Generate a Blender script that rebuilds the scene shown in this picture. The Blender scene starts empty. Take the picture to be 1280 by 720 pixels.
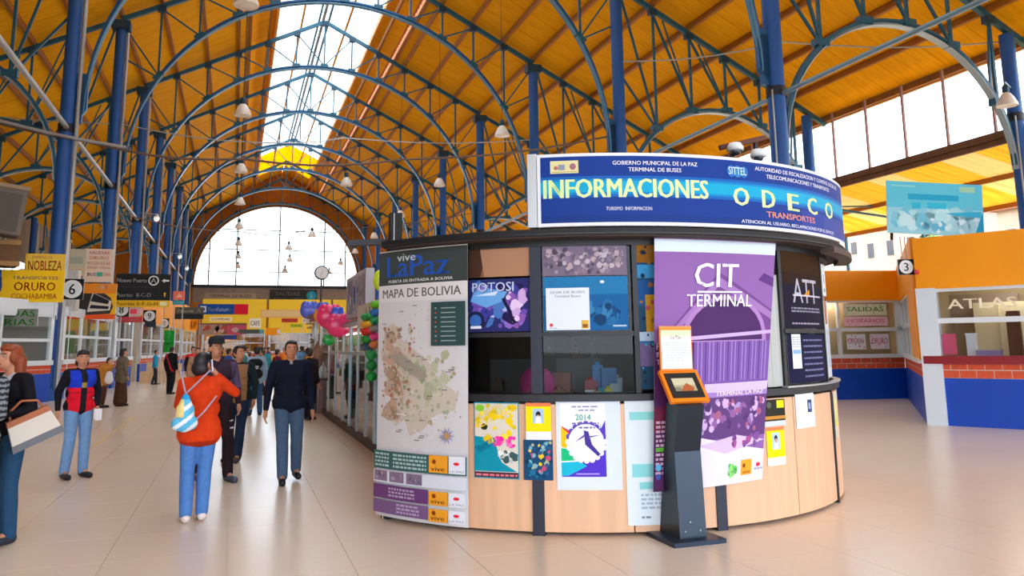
import bpy, bmesh, math, random
import numpy as np
from mathutils import Vector, Matrix
from mathutils.geometry import tessellate_polygon
PI = math.pi
SC = bpy.context.scene
COL = SC.collection
RND = random.Random(7)

# ------------------------------------------------------------------ camera, world, lights, exposure
EYE = 1.62
F_PX, CX, CY, YAW, PITCH, ROLL = 1000.5, 640.0, 271.0, .3305, .1587, -.0123
_fw = Vector((math.sin(YAW)*math.cos(PITCH), math.cos(YAW)*math.cos(PITCH), math.sin(PITCH)))
_rt = Vector((math.cos(YAW), -math.sin(YAW), 0))
_up = _rt.cross(_fw)
_r2 = _rt*math.cos(ROLL) + _up*math.sin(ROLL)
_u2 = -_rt*math.sin(ROLL) + _up*math.cos(ROLL)
cam = bpy.data.objects.new('camera', bpy.data.cameras.new('camera'))
COL.objects.link(cam)
cam.matrix_world = Matrix(((_r2.x, _u2.x, -_fw.x, 0), (_r2.y, _u2.y, -_fw.y, 0), (_r2.z, _u2.z, -_fw.z, EYE), (0, 0, 0, 1)))
cam.data.sensor_width = 36
cam.data.lens = 36*F_PX/1280
cam.data.shift_y = -(360-CY)/1280
cam.data.clip_end = 600
SC.camera = cam

world = bpy.data.worlds.new('overcast_sky'); SC.world = world; world.use_nodes = True
wn = world.node_tree
wn.nodes['Background'].inputs[0].default_value = (.87, .95, 1.06, 1)
wn.nodes['Background'].inputs[1].default_value = 3.6
SC.view_settings.view_transform = 'Standard'
SC.view_settings.look = 'None'
SC.view_settings.exposure = 0.74
SC.view_settings.gamma = 1
SC.cycles.max_bounces = 9
SC.cycles.diffuse_bounces = 6
SC.cycles.glossy_bounces = 3
SC.cycles.transparent_max_bounces = 12
SC.cycles.sample_clamp_indirect = 6
SC.cycles.caustics_reflective = False
SC.cycles.caustics_refractive = False

# ------------------------------------------------------------------ helpers
def ray(px, py):
    return _fw + _r2*((px-CX)/F_PX) - _u2*((py-CY)/F_PX)
def at(px, py, Y):            # the point of the real plane y = Y seen at a photo pixel
    d = ray(px, py); t = Y/d.y
    return Vector((d.x*t, Y, EYE+d.z*t))
def lin(h):
    h = h.lstrip('#')
    c = [int(h[i:i+2], 16)/255 for i in (0, 2, 4)]
    return tuple(x/12.92 if x <= .04045 else ((x+.055)/1.055)**2.4 for x in c)
MATS = {}
def mat(name, col='808080', rough=.6, metal=0., noise=0., scale=8., coat=0., spec=.5, stretch=None, emit=0.):
    if name in MATS: return MATS[name]
    m = bpy.data.materials.new(name); m.use_nodes = True
    nt = m.node_tree; b = nt.nodes['Principled BSDF']
    c = lin(col) if isinstance(col, str) else col
    b.inputs['Base Color'].default_value = (*c, 1)
    b.inputs['Roughness'].default_value = rough
    b.inputs['Metallic'].default_value = metal
    b.inputs['Specular IOR Level'].default_value = spec
    b.inputs['Coat Weight'].default_value = coat
    if noise:
        tc = nt.nodes.new('ShaderNodeTexCoord'); mp = nt.nodes.new('ShaderNodeMapping')
        if stretch: mp.inputs['Scale'].default_value = stretch
        n = nt.nodes.new('ShaderNodeTexNoise'); n.inputs['Scale'].default_value = scale; n.inputs['Detail'].default_value = 5
        r = nt.nodes.new('ShaderNodeMapRange'); r.inputs['To Min'].default_value = 1-noise; r.inputs['To Max'].default_value = 1+noise*.6
        r.inputs['From Min'].default_value = .3; r.inputs['From Max'].default_value = .7
        mx = nt.nodes.new('ShaderNodeVectorMath'); mx.operation = 'SCALE'
        mx.inputs[0].default_value = c
        nt.links.new(tc.outputs['Object'], mp.inputs[0]); nt.links.new(mp.outputs[0], n.inputs['Vector'])
        nt.links.new(n.outputs['Fac'], r.inputs['Value']); nt.links.new(r.outputs[0], mx.inputs['Scale'])
        nt.links.new(mx.outputs[0], b.inputs['Base Color'])
    if emit:
        b.inputs['Emission Color'].default_value = (*c, 1); b.inputs['Emission Strength'].default_value = emit
    MATS[name] = m
    return m
def mat_attr(name, rough=.6, spec=.4, noise=.0, scale=40, emit=0):
    if name in MATS: return MATS[name]
    m = mat(name, 'ffffff', rough, spec=spec)
    nt = m.node_tree; b = nt.nodes['Principled BSDF']
    a = nt.nodes.new('ShaderNodeAttribute'); a.attribute_name = 'Col'
    if noise:
        n = nt.nodes.new('ShaderNodeTexNoise'); n.inputs['Scale'].default_value = scale
        tc = nt.nodes.new('ShaderNodeTexCoord'); nt.links.new(tc.outputs['Object'], n.inputs['Vector'])
        r = nt.nodes.new('ShaderNodeMapRange'); r.inputs['To Min'].default_value = 1-noise; r.inputs['To Max'].default_value = 1+noise
        v = nt.nodes.new('ShaderNodeVectorMath'); v.operation = 'SCALE'
        nt.links.new(n.outputs['Fac'], r.inputs['Value']); nt.links.new(r.outputs[0], v.inputs['Scale'])
        nt.links.new(a.outputs['Color'], v.inputs[0]); nt.links.new(v.outputs[0], b.inputs['Base Color'])
    else:
        nt.links.new(a.outputs['Color'], b.inputs['Base Color'])
    if emit:
        nt.links.new(a.outputs['Color'], b.inputs['Emission Color']); b.inputs['Emission Strength'].default_value = emit
    return m
def mat_glass(name, tint='ffffff', gloss=.08, rough=.02):
    if name in MATS: return MATS[name]
    m = bpy.data.materials.new(name); m.use_nodes = True; nt = m.node_tree; nt.nodes.clear()
    o = nt.nodes.new('ShaderNodeOutputMaterial'); t = nt.nodes.new('ShaderNodeBsdfTransparent'); g = nt.nodes.new('ShaderNodeBsdfGlossy')
    t.inputs[0].default_value = (*lin(tint), 1); g.inputs['Roughness'].default_value = rough
    x = nt.nodes.new('ShaderNodeMixShader'); f = nt.nodes.new('ShaderNodeLayerWeight'); pw = nt.nodes.new('ShaderNodeMath'); pw.operation = 'POWER'; pw.inputs[1].default_value = 5; nt.links.new(f.outputs['Facing'], pw.inputs[0])
    ad = nt.nodes.new('ShaderNodeMath'); ad.operation = 'ADD'; ad.inputs[1].default_value = gloss*.5; ad.use_clamp = True
    nt.links.new(pw.outputs[0], ad.inputs[0]); nt.links.new(ad.outputs[0], x.inputs[0])
    nt.links.new(t.outputs[0], x.inputs[1]); nt.links.new(g.outputs[0], x.inputs[2]); nt.links.new(x.outputs[0], o.inputs[0])
    MATS[name] = m; return m
def mat_trans(name, col, tr=.5, noise=0., scale=1., stretch=(1, 1, 1), tcol=None):   # sheet that lets daylight through
    if name in MATS: return MATS[name]
    m = bpy.data.materials.new(name); m.use_nodes = True; nt = m.node_tree; nt.nodes.clear()
    o = nt.nodes.new('ShaderNodeOutputMaterial'); d = nt.nodes.new('ShaderNodeBsdfDiffuse'); t = nt.nodes.new('ShaderNodeBsdfTranslucent')
    d.inputs[0].default_value = (*lin(col), 1); t.inputs[0].default_value = (*lin(tcol or col), 1)
    x = nt.nodes.new('ShaderNodeMixShader'); x.inputs[0].default_value = tr
    if noise:
        tc = nt.nodes.new('ShaderNodeTexCoord'); mp = nt.nodes.new('ShaderNodeMapping'); mp.inputs['Scale'].default_value = stretch
        n = nt.nodes.new('ShaderNodeTexNoise'); n.inputs['Scale'].default_value = scale; n.inputs['Detail'].default_value = 6
        r = nt.nodes.new('ShaderNodeMapRange'); r.inputs['From Min'].default_value = .32; r.inputs['From Max'].default_value = .68
        r.inputs['To Min'].default_value = 1-noise; r.inputs['To Max'].default_value = 1+noise*.5
        nt.links.new(tc.outputs['Object'], mp.inputs[0]); nt.links.new(mp.outputs[0], n.inputs['Vector']); nt.links.new(n.outputs['Fac'], r.inputs['Value'])
        for s in (d, t):
            v = nt.nodes.new('ShaderNodeVectorMath'); v.operation = 'SCALE'; v.inputs[0].default_value = s.inputs[0].default_value[:3]
            nt.links.new(r.outputs[0], v.inputs['Scale']); nt.links.new(v.outputs[0], s.inputs[0])
    nt.links.new(d.outputs[0], x.inputs[1]); nt.links.new(t.outputs[0], x.inputs[2]); nt.links.new(x.outputs[0], o.inputs[0])
    MATS[name] = m; return m

def tag(o, label=None, cat=None, group=None, kind=None):
    if label: o['label'] = label
    if cat: o['category'] = cat
    if group: o['group'] = group
    if kind: o['kind'] = kind
    return o
def empty(name, loc=(0, 0, 0), rz=0, label=None, cat=None, group=None, kind=None):
    o = bpy.data.objects.new(name, None); COL.objects.link(o); o.empty_display_size = .1
    o.location = loc; o.rotation_euler = (0, 0, rz)
    return tag(o, label, cat, group, kind)
def link(name, me, parent=None, m=None):
    o = bpy.data.objects.new(name, me); COL.objects.link(o)
    if m is not None and not me.materials: me.materials.append(m)
    if parent is not None: o.parent = parent
    return o
def copy_tree(o, parent=None):
    c = o.copy(); COL.objects.link(c); c.parent = parent
    for ch in list(o.children): copy_tree(ch, c)
    return c

class MB:                       # collects shapes, builds ONE mesh object
    def __init__(s): s.v = []; s.f = []; s.sm = []
    def add(s, vs, fs, smooth=False):
        n = len(s.v); s.v += [tuple(v) for v in vs]; s.f += [tuple(i+n for i in f) for f in fs]; s.sm += [smooth]*len(fs); return s
    def box(s, c, d, rz=0, rx=0, ry=0):
        R = Matrix.Rotation(rz, 3, 'Z') @ Matrix.Rotation(ry, 3, 'Y') @ Matrix.Rotation(rx, 3, 'X')
        vs = [Vector(c)+R@Vector((x*d[0]/2, y*d[1]/2, z*d[2]/2)) for x in (-1, 1) for y in (-1, 1) for z in (-1, 1)]
        return s.add(vs, [(0, 1, 3, 2), (4, 6, 7, 5), (0, 4, 5, 1), (2, 3, 7, 6), (0, 2, 6, 4), (1, 5, 7, 3)])
    def bb(s, x0, x1, y0, y1, z0, z1):
        return s.box(((x0+x1)/2, (y0+y1)/2, (z0+z1)/2), (abs(x1-x0), abs(y1-y0), abs(z1-z0)))
    def bar(s, a, b, w, h, up=(0, 0, 1)):
        a = Vector(a); b = Vector(b); d = (b-a).normalized(); u = Vector(up)
        if abs(d.dot(u)) > .99: u = Vector((0, 1, 0))
        r = d.cross(u).normalized(); u = r.cross(d)
        vs = [p+r*(x*w/2)+u*(z*h/2) for p in (a, b) for x in (-1, 1) for z in (-1, 1)]
        return s.add(vs, [(0, 1, 3, 2), (4, 6, 7, 5), (0, 4, 5, 1), (2, 3, 7, 6), (0, 2, 6, 4), (1, 5, 7, 3)])
    def tube(s, pts, r, n=8, caps=True):
        pts = [Vector(p) for p in pts]; rs = r if isinstance(r, (list, tuple)) else [r]*len(pts)
        vs = []; pu = None
        for i, p in enumerate(pts):
            d = (pts[min(i+1, len(pts)-1)]-pts[max(i-1, 0)]).normalized()
            u = pu if pu is not None else (Vector((0, 0, 1)) if abs(d.z) < .9 else Vector((0, 1, 0)))
            a = d.cross(u)
            if a.length < 1e-4: a = d.cross(Vector((1, 0, 0)))
            a.normalize(); u = a.cross(d).normalized(); pu = u
            for k in range(n):
                t = 2*PI*k/n; vs.append(p+(a*math.cos(t)+u*math.sin(t))*rs[i])
        fs = [(i*n+k, i*n+(k+1) % n, (i+1)*n+(k+1) % n, (i+1)*n+k) for i in range(len(pts)-1) for k in range(n)]
        s.add(vs, fs, n > 5)
        if caps: s.add(vs[:n], [tuple(range(n))[::-1]]); s.add(vs[-n:], [tuple(range(n))])
        return s
    def beam(s, pts, w, h, up=(0, 1, 0)):        # rectangular section swept in the xz plane
        pts = [Vector(p) for p in pts]; vs = []
        for i, p in enumerate(pts):
            d = (pts[min(i+1, len(pts)-1)]-pts[max(i-1, 0)]).normalized(); r = Vector(up); u = d.cross(r).normalized()
            for x, z in ((-1, -1), (1, -1), (1, 1), (-1, 1)): vs.append(p+r*(x*w/2)+u*(z*h/2))
        fs = [(i*4+k, i*4+(k+1) % 4, i*4+4+(k+1) % 4, i*4+4+k) for i in range(len(pts)-1) for k in range(4)]
        fs += [(0, 1, 2, 3), tuple(len(vs)-4+k for k in (3, 2, 1, 0))]
        return s.add(vs, fs)
    def prism(s, pts, a, b, axis='y'):           # polygon extruded from a to b
        n = len(pts)
        def P(p, t): return {'y': (p[0], t, p[1]), 'x': (t, p[0], p[1]), 'z': (p[0], p[1], t)}[axis]
        vs = [P(p, a) for p in pts]+[P(p, b) for p in pts]
        fs = [(i, (i+1) % n, n+(i+1) % n, n+i) for i in range(n)]
        tri = tessellate_polygon([[Vector((p[0], p[1], 0)) for p in pts]])
        fs += [tuple(t) for t in tri]+[tuple(n+i for i in reversed(t)) for t in tri]
        return s.add(vs, fs)
    def lathe(s, prof, c=(0, 0, 0), n=20, a0=0, a1=2*PI):
        full = abs(a1-a0-2*PI) < 1e-6; m = n if full else n+1
        vs = [(c[0]+r*math.cos(a0+(a1-a0)*k/n), c[1]+r*math.sin(a0+(a1-a0)*k/n), c[2]+z) for r, z in prof for k in range(m)]
        fs = [(i*m+k, i*m+(k+1) % m, (i+1)*m+(k+1) % m, (i+1)*m+k) for i in range(len(prof)-1) for k in range(n)]
        return s.add(vs, fs, True)
    def ell(s, c, r, n=12, m=8, R=None):
        vs = []
        for j in range(1, m):
            t = PI*j/m
            for k in range(n):
                v = Vector((r[0]*math.sin(t)*math.cos(2*PI*k/n), r[1]*math.sin(t)*math.sin(2*PI*k/n), r[2]*math.cos(t)))
                vs.append(Vector(c)+(R@v if R else v))
        z = Vector((0, 0, r[2])); z = R@z if R else z
        vs += [Vector(c)+z, Vector(c)-z]
        fs = [((j*n+k), (j+1)*n+k, (j+1)*n+(k+1) % n, j*n+(k+1) % n) for j in range(m-2) for k in range(n)]
        T = len(vs)-2
        fs += [(T, k, (k+1) % n) for k in range(n)]+[(T+1, (m-2)*n+(k+1) % n, (m-2)*n+k) for k in range(n)]
        return s.add(vs, fs, True)
    def arc(s, C, r0, r1, a0, a1, z0, z1, n=None):   # curved slab, angles in degrees
        n = n or max(2, int(abs(a1-a0)/3)); vs = []
        for k in range(n+1):
            t = math.radians(a0+(a1-a0)*k/n); c, q = math.cos(t), math.sin(t)
            for r, z in ((r0, z0), (r1, z0), (r1, z1), (r0, z1)): vs.append((C[0]+r*c, C[1]+r*q, z))
        fs = [(i*4+k, i*4+(k+1) % 4, i*4+4+(k+1) % 4, i*4+4+k) for i in range(n) for k in range(4)]
        fs += [(3, 2, 1, 0), tuple(n*4+k for k in range(4))]
        return s.add(vs, fs)
    def mesh(s, name='m'):
        me = bpy.data.meshes.new(name); me.from_pydata(s.v, [], s.f)
        me.polygons.foreach_set('use_smooth', s.sm); me.update()
        bm = bmesh.new(); bm.from_mesh(me); bmesh.ops.recalc_face_normals(bm, faces=bm.faces); bm.to_mesh(me); bm.free()
        return me
    def build(s, name, m=None, parent=None, off=None):
        if off is not None: s.v = [(v[0]-off[0], v[1]-off[1], v[2]-off[2]) for v in s.v]
        me = s.mesh(name); o = link(name, me, parent, m)
        return o

# ---- flat print: coloured shapes laid on a surface map S(u, v, n) -> point
_GL = {}
def glyphs(txt, bold):
    k = txt
    if k in _GL: return _GL[k]
    cu = bpy.data.curves.new('lettering', 'FONT'); cu.body = txt; cu.size = 1; cu.offset = 0; cu.resolution_u = 2
    ob = bpy.data.objects.new('lettering', cu)
    me = bpy.data.meshes.new_from_object(ob)
    v = np.array([x.co[:2] for x in me.vertices]); me.calc_loop_triangles(); f = [tuple(t.vertices) for t in me.loop_triangles]
    bpy.data.objects.remove(ob); bpy.data.curves.remove(cu); bpy.data.meshes.remove(me)
    if len(v): v -= v.min(0)
    _GL[k] = (v, f); return _GL[k]
class Print:
    def __init__(s, S, n0=.0, grid=None, gv=None): s.S = S; s.v = []; s.f = []; s.c = []; s.n = n0; s.g = grid; s.gv = gv
    def _add(s, uv, fs, col, n=None):
        n = s.n if n is None else n
        if s.g:                     # on a bent surface every shape is cut along the same fine grid
            c0 = lin(col) if isinstance(col, str) else col; fl = [[uv[i] for i in f] for f in fs]
            for ax, g in ((0, s.g), (1, s.gv)):
                if not g: continue
                src, fl = fl, []
                for pts in src:
                    a = min(p[ax] for p in pts); b = max(p[ax] for p in pts)
                    i0 = math.floor(a/g+1e-6); i1 = math.ceil(b/g-1e-6)
                    if i1-i0 <= 1: fl.append(pts); continue
                    for i in range(i0, i1):
                        q = pts
                        for lim, sg in ((i*g, 1), ((i+1)*g, -1)):
                            out = []
                            for j in range(len(q)):
                                p0, p1 = q[j-1], q[j]; d0, d1 = (p0[ax]-lim)*sg, (p1[ax]-lim)*sg
                                if (d0 < 0) != (d1 < 0):
                                    t = d0/(d0-d1); m = (p0[0]+(p1[0]-p0[0])*t, p0[1]+(p1[1]-p0[1])*t); out.append((lim, m[1]) if ax == 0 else (m[0], lim))
                                if d1 >= 0: out.append(p1)
                            q = out
                            if not q: break
                        if len(q) > 2: fl.append(q)
            for q in fl:
                k = len(s.v); s.v += [tuple(s.S(u, v, n)) for u, v in q]; s.f.append(tuple(range(k, k+len(q)))); s.c.append(c0)
            return
        k = len(s.v)
        s.v += [tuple(s.S(u, v, n)) for u, v in uv]; s.f += [tuple(i+k for i in f) for f in fs]; s.c += [lin(col) if isinstance(col, str) else col]*len(fs)
    def up(s): s.n += .00022; return s
    def rect(s, u0, v0, u1, v1, col, k=None, lift=True):
        if lift: s.up()
        k = 1
        uv = []
        for i in range(k+1): u = u0+(u1-u0)*i/k; uv += [(u, v0), (u, v1)]
        s._add(uv, [(2*i, 2*i+2, 2*i+3, 2*i+1) for i in range(k)], col); return s
    def sheet(s, u0, v0, u1, v1, col, th=.003, k=None):
        k = k or (max(1, int(abs(u1-u0)/.04)) if s.g else 1); n = s.n; g, s.g = s.g, None
        uv = [(u0+(u1-u0)*i/k, v) for i in range(k+1) for v in (v0, v1)]
        if s.gv or g:
            s.g = g; s._add([(u0, v0), (u1, v0), (u1, v1), (u0, v1)], [(0, 3, 2, 1)], 'e8e8e8', n); s._add([(u0, v0), (u1, v0), (u1, v1), (u0, v1)], [(0, 1, 2, 3)], col, n+th); s.n = n+th; return s
        s._add(uv, [(2*i, 2*i+1, 2*i+3, 2*i+2) for i in range(k)], 'e8e8e8', n)
        s._add(uv, [(2*i, 2*i+2, 2*i+3, 2*i+1) for i in range(k)], col, n+th)
        a = len(s.v)-2*len(uv); b = a+len(uv); L = lin('dddddd')
        rim = [0]+[2*i for i in range(1, k+1)]+[2*k+1]+[2*i+1 for i in range(k-1, -1, -1)]
        for i in range(len(rim)): p, q = rim[i], rim[(i+1) % len(rim)]; s.f.append((a+p, a+q, b+q, b+p)); s.c.append(L)
        s.n = n+th; s.g = g; return s
    def poly(s, pts, col, lift=True):
        if lift: s.up()
        s._add(pts, [tuple(t) for t in tessellate_polygon([[Vector((p[0], p[1], 0)) for p in pts]])], col); return s
    def ell(s, u, v, ru, rv, col, n=18, lift=True):
        if lift: s.up()
        s._add([(u+ru*math.cos(2*PI*k/n), v+rv*math.sin(2*PI*k/n)) for k in range(n)], [tuple(range(n))], col); return s
    def text(s, t, u, v, h, w=None, col='ffffff', bold=True, al='L', rot=0, lift=True):
        if lift: s.up()
        g, f = glyphs(t, bold)
        if not len(g): return s
        W, H = g.max(0); sy = h/max(H, .5); sx = (w/W) if w else sy*.9
        tw = W*sx; ox = {'L': 0, 'C': -tw/2, 'R': -tw}[al]; c, q = math.cos(rot), math.sin(rot)
        b = {0: (0,), 1: (-.012, .012), 2: (-.034, 0, .034)}[int(bold)]
        for e in b:
            s._add([(u+(x*sx+ox+e*sx)*c-y*sy*q, v+(x*sx+ox+e*sx)*q+y*sy*c) for x, y in g], f, col)
        return s
    def lines(s, u0, v0, u1, v1, rows, col, rnd=None, fill=.55):   # rows of small unreadable print
        s.up(); r = rnd or RND; h = (v1-v0)/rows
        for i in range(rows):
            y = v1-h*(i+1)+h*(1-fill)/2; x = u0
            while x < u1-.005:
                w = min(r.uniform(.02, .06)*max(1, (u1-u0)/.5), u1-x)
                s._add([(x, y), (x+w, y), (x+w, y+h*fill), (x, y+h*fill)], [(0, 1, 2, 3)], col); x += w+.012
        return s
    def blots(s, u0, v0, u1, v1, n, cols, r0, r1, seed=1, asp=1.):
        r = random.Random(seed)
        for i in range(n):
            if i % 6 == 0: s.up()
            R = r.uniform(r0, r1); u = r.uniform(u0+R, u1-R) if u1-u0 > 2*R else (u0+u1)/2; v = r.uniform(v0+R*asp, v1-R*asp) if v1-v0 > 2*R*asp else (v0+v1)/2
            k = r.randint(5, 9); p = r.uniform(0, 6)
            s._add([(u+R*r.uniform(.6, 1)*math.cos(p+2*PI*j/k), v+asp*R*r.uniform(.6, 1)*math.sin(p+2*PI*j/k)) for j in range(k)], [tuple(range(k))], r.choice(cols))
        return s
    def build(s, name, m=None, parent=None, off=None):
        if off is not None: s.v = [(v[0]-off[0], v[1]-off[1], v[2]-off[2]) for v in s.v]
        me = bpy.data.meshes.new(name); me.from_pydata(s.v, [], s.f)
        a = me.color_attributes.new('Col', 'FLOAT_COLOR', 'CORNER'); cs = []
        for p, c in zip(me.polygons, s.c): cs += [*c, 1]*p.loop_total
        a.data.foreach_set('color', cs); me.update()
        return link(name, me, parent, m or M_PRINT)
def flat(P0, d, up=(0, 0, 1)):        # d runs left to right as the reader sees it
    P0 = Vector(P0); d = Vector(d).normalized(); u = Vector(up).normalized(); n = d.cross(u).normalized()
    return lambda a, b, c: P0+d*a+u*b+n*c
M_PRINT = mat_attr('printed_paper', .75, .12)
M_VINYL = mat_attr('printed_vinyl', .5, .18)

# ---- bodies: overlapping rounded forms fused into one skin
def capsule(mb, p0, r0, p1, r1, n=12):
    p0 = Vector(p0); p1 = Vector(p1); d = p1-p0; L = d.length or 1e-4; d = d/L
    pts = [(-r0*math.cos(t), r0*math.sin(t)) for t in (.25, .75, 1.2)]+[(0, r0), (L, r1)]+[(L+r1*math.cos(t), r1*math.sin(t)) for t in (1.2, .75, .25)]
    mb.tube([p0+d*a for a, _ in pts], [b for _, b in pts], n)
_tmp = 0
def blob(name, forms, m, parent, vox, colf=None, smooth=2):
    mb = MB()
    for f in forms:
        if f[0] == 'c': capsule(mb, *f[1:])
        else: mb.ell(f[1], f[2], 14, 10, f[3] if len(f) > 3 else None)
    me = mb.mesh(name); o = link(name, me, None)
    o.data.remesh_voxel_size = vox
    md = o.modifiers.new('fuse', 'REMESH'); md.mode = 'VOXEL'; md.voxel_size = vox; md.use_smooth_shade = True
    if smooth:
        ms = o.modifiers.new('soft', 'SMOOTH'); ms.iterations = smooth; ms.factor = .5
    dg = bpy.context.evaluated_depsgraph_get()
    m2 = bpy.data.meshes.new_from_object(o.evaluated_get(dg)); m2.name = name
    bpy.data.objects.remove(o); bpy.data.meshes.remove(me)
    m2.materials.clear()
    if colf:
        a = m2.color_attributes.new('Col', 'FLOAT_COLOR', 'CORNER')
        cs = np.ones((len(m2.loops), 4), 'f'); cc = {}
        for p in m2.polygons:
            k = colf(*p.center)
            if k not in cc: cc[k] = lin(k)
            cs[p.loop_start:p.loop_start+p.loop_total, :3] = cc[k]
        a.data.foreach_set('color', cs.ravel())
    return link(name, m2, parent, m)

# ------------------------------------------------------------------ the hall's measures (metres)
BAY = 10.6; Y0 = 19.81
XL, XR, XM = -5.85, 15.44, 4.79; XO, XOL = 25.34, -15.76
ZT, ZA = 17.48, 22.93; SL = .511
def roof_z(x): return ZA-abs(x-XM)*SL
NOD = [XM+1.777*k for k in range(7)]; AIS = [XR+1.827*k for k in range(7)]
def mir(x): return 2*XM-x

# materials
M_BLUE = mat('blue_painted_steel', '14588e', .38, spec=.5, noise=.18, scale=3)
M_TEAL = mat('teal_painted_steel', '165a74', .4, noise=.15, scale=3)
M_NODE = mat('dark_gusset_steel', '123c52', .5)
M_COLN = mat('column_paint', '1454a0', .5, noise=.14, scale=2, stretch=(1, 1, .2))
M_GALV = mat('galvanised_pipe', 'aeb2b4', .35, metal=.4)
M_PURL = mat('orange_purlin_shaded', 'a06008', .6, noise=.12, scale=2)  # darkened tone: the purlins' shadow side is put into the colour
M_BLACK = mat('black_paint', '0a0b0d', .65)
M_DARK = mat('dark_steel', '14181f', .5)
M_WHITE = mat('white_paint', 'e4e8ea', .4)
M_GLASS = mat_glass('window_glass', 'f4f8fa', .06)

# ---- floor: concrete bed, near tiles one by one, the rest of the tiling joined
def floor_mat(name, c1, c2):
    m = mat(name, c1, .2, spec=.5, coat=.0); nt = m.node_tree; b = nt.nodes['Principled BSDF']
    ge = nt.nodes.new('ShaderNodeNewGeometry')
    n = nt.nodes.new('ShaderNodeTexNoise'); n.inputs['Scale'].default_value = .45; n.inputs['Detail'].default_value = 1.5
    n2 = nt.nodes.new('ShaderNodeTexNoise'); n2.inputs['Scale'].default_value = 30; n2.inputs['Detail'].default_value = 0
    ad = nt.nodes.new('ShaderNodeMath'); ad.operation = 'MULTIPLY_ADD'; ad.inputs[1].default_value = .35
    nt.links.new(ge.outputs['Position'], n.inputs['Vector']); nt.links.new(ge.outputs['Position'], n2.inputs['Vector'])
    nt.links.new(n2.outputs['Fac'], ad.inputs[0]); nt.links.new(n.outputs['Fac'], ad.inputs[2])
    r = nt.nodes.new('ShaderNodeMapRange'); r.inputs['From Min'].default_value = .2; r.inputs['From Max'].default_value = 1.2
    x = nt.nodes.new('ShaderNodeMix'); x.data_type = 'RGBA'; x.inputs[6].default_value = (*lin(c1), 1); x.inputs[7].default_value = (*lin(c2), 1)
    nt.links.new(ad.outputs[0], r.inputs['Value']); nt.links.new(r.outputs[0], x.inputs[0]); nt.links.new(x.outputs[2], b.inputs['Base Color'])
    r2 = nt.nodes.new('ShaderNodeMapRange'); r2.inputs['To Min'].default_value = .22; r2.inputs['To Max'].default_value = .30
    b.inputs['Roughness'].default_value = .25
    return m
M_TILE = floor_mat('polished_terrazzo', 'e6d6c2', 'dac8b2')
M_BED = mat('floor_joint', 'b5a18c', .6)
floor = MB().bb(-34, 40, -9, 112, -.3, -.007).build('floor', M_BED); tag(floor, kind='structure')
T = .9
def inview(x, y):
    v = Vector((x, y, -EYE)); d = v.dot(_fw)
    if d < 1: return None
    return CX+F_PX*v.dot(_r2)/d, CY-F_PX*v.dot(_u2)/d
cells = []
for i in range(-36, 44):
    for j in range(-9, 60):
        x, y = i*T+.45, j*T+.45
        p = inview(x, y)
        vis = p and -60 < p[0] < 1340 and p[1] < 745 and math.hypot(x-4.05, y-9.3) > 3.3 and not (1.8 < x < 6 and 9 < y < 14)
        cells.append((math.hypot(x, y) if vis else 999, x, y))
cells.sort()
tme = MB().box((0, 0, -.01), (T-.004, T-.004, .02)).mesh('tile')
for k, (dd, x, y) in enumerate(cells[:290]):
    o = link('tile', tme, floor, M_TILE); o.location = (x, y, 0)
mb = MB()
for dd, x, y in cells[290:]: mb.box((x, y, -.01), (T-.006, T-.006, .02))
for q in (mb.build('tiling', M_TILE, floor), MB().bb(-34, 40, 54, 112, -.02, 0).build('far_tiling', M_TILE, floor)): tag(q, kind='stuff')

# outdoor ground and hillside
M_GRND = mat('asphalt', '9a958c', .9, noise=.2, scale=.5)
g = MB().bb(-200, 200, -120, -9, -.35, -.02).bb(40, 240, -9, 300, -.35, -.02).bb(-240, -34, -9, 300, -.35, -.02).bb(-34, 40, 112, 300, -.35, -.02).build('ground', M_GRND); tag(g, kind='structure')

# ---- roof: purlins, boarded panels, raised middle with skylight
def roof_mat(name, c):
    m = mat(name, c, .65, spec=.12); nt = m.node_tree; b = nt.nodes['Principled BSDF']
    tc = nt.nodes.new('ShaderNodeTexCoord'); mp = nt.nodes.new('ShaderNodeMapping'); mp.inputs['Scale'].default_value = (.5, 5, .5)
    n = nt.nodes.new('ShaderNodeTexNoise'); n.inputs['Scale'].default_value = 1.2; n.inputs['Detail'].default_value = 7
    w = nt.nodes.new('ShaderNodeTexNoise'); w.inputs['Scale'].default_value = 1.3; w.inputs['Detail'].default_value = 8; w.inputs['Roughness'].default_value = .7
    nt.links.new(tc.outputs['Object'], mp.inputs[0]); nt.links.new(mp.outputs[0], n.inputs['Vector']); nt.links.new(tc.outputs['Object'], w.inputs['Vector'])
    cr = nt.nodes.new('ShaderNodeValToRGB'); cc = lin(c)
    cr.color_ramp.elements[0].position = .25; cr.color_ramp.elements[0].color = (cc[0]*.78, cc[1]*.72, cc[2]*.6, 1)
    cr.color_ramp.elements[1].position = .75; cr.color_ramp.elements[1].color = (min(1, cc[0]*1.1), cc[1]*1.12, cc[2], 1)
    nt.links.new(n.outputs['Fac'], cr.inputs[0])
    r = nt.nodes.new('ShaderNodeMapRange'); r.inputs['From Min'].default_value = .62; r.inputs['From Max'].default_value = .74; r.inputs['To Max'].default_value = .55
    x = nt.nodes.new('ShaderNodeMix'); x.data_type = 'RGBA'; x.inputs[7].default_value = (cc[0]*.45, cc[1]*.42, .01, 1)
    nt.links.new(w.outputs['Fac'], r.inputs['Value']); nt.links.new(r.outputs[0], x.inputs[0]); nt.links.new(cr.outputs[0], x.inputs[6]); nt.links.new(x.outputs[2], b.inputs['Base Color'])
    return m
M_ROOF = roof_mat('orange_roof_boards', 'fab200')
M_SKIN = mat('roof_outer_sheet', '8c5a20', .8)
M_SKY = mat_glass('skylight_sheet', 'f2f6f6', .05, .3)
YB0, YB1 = -12.0, 105.2
ceiling = MB()
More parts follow.
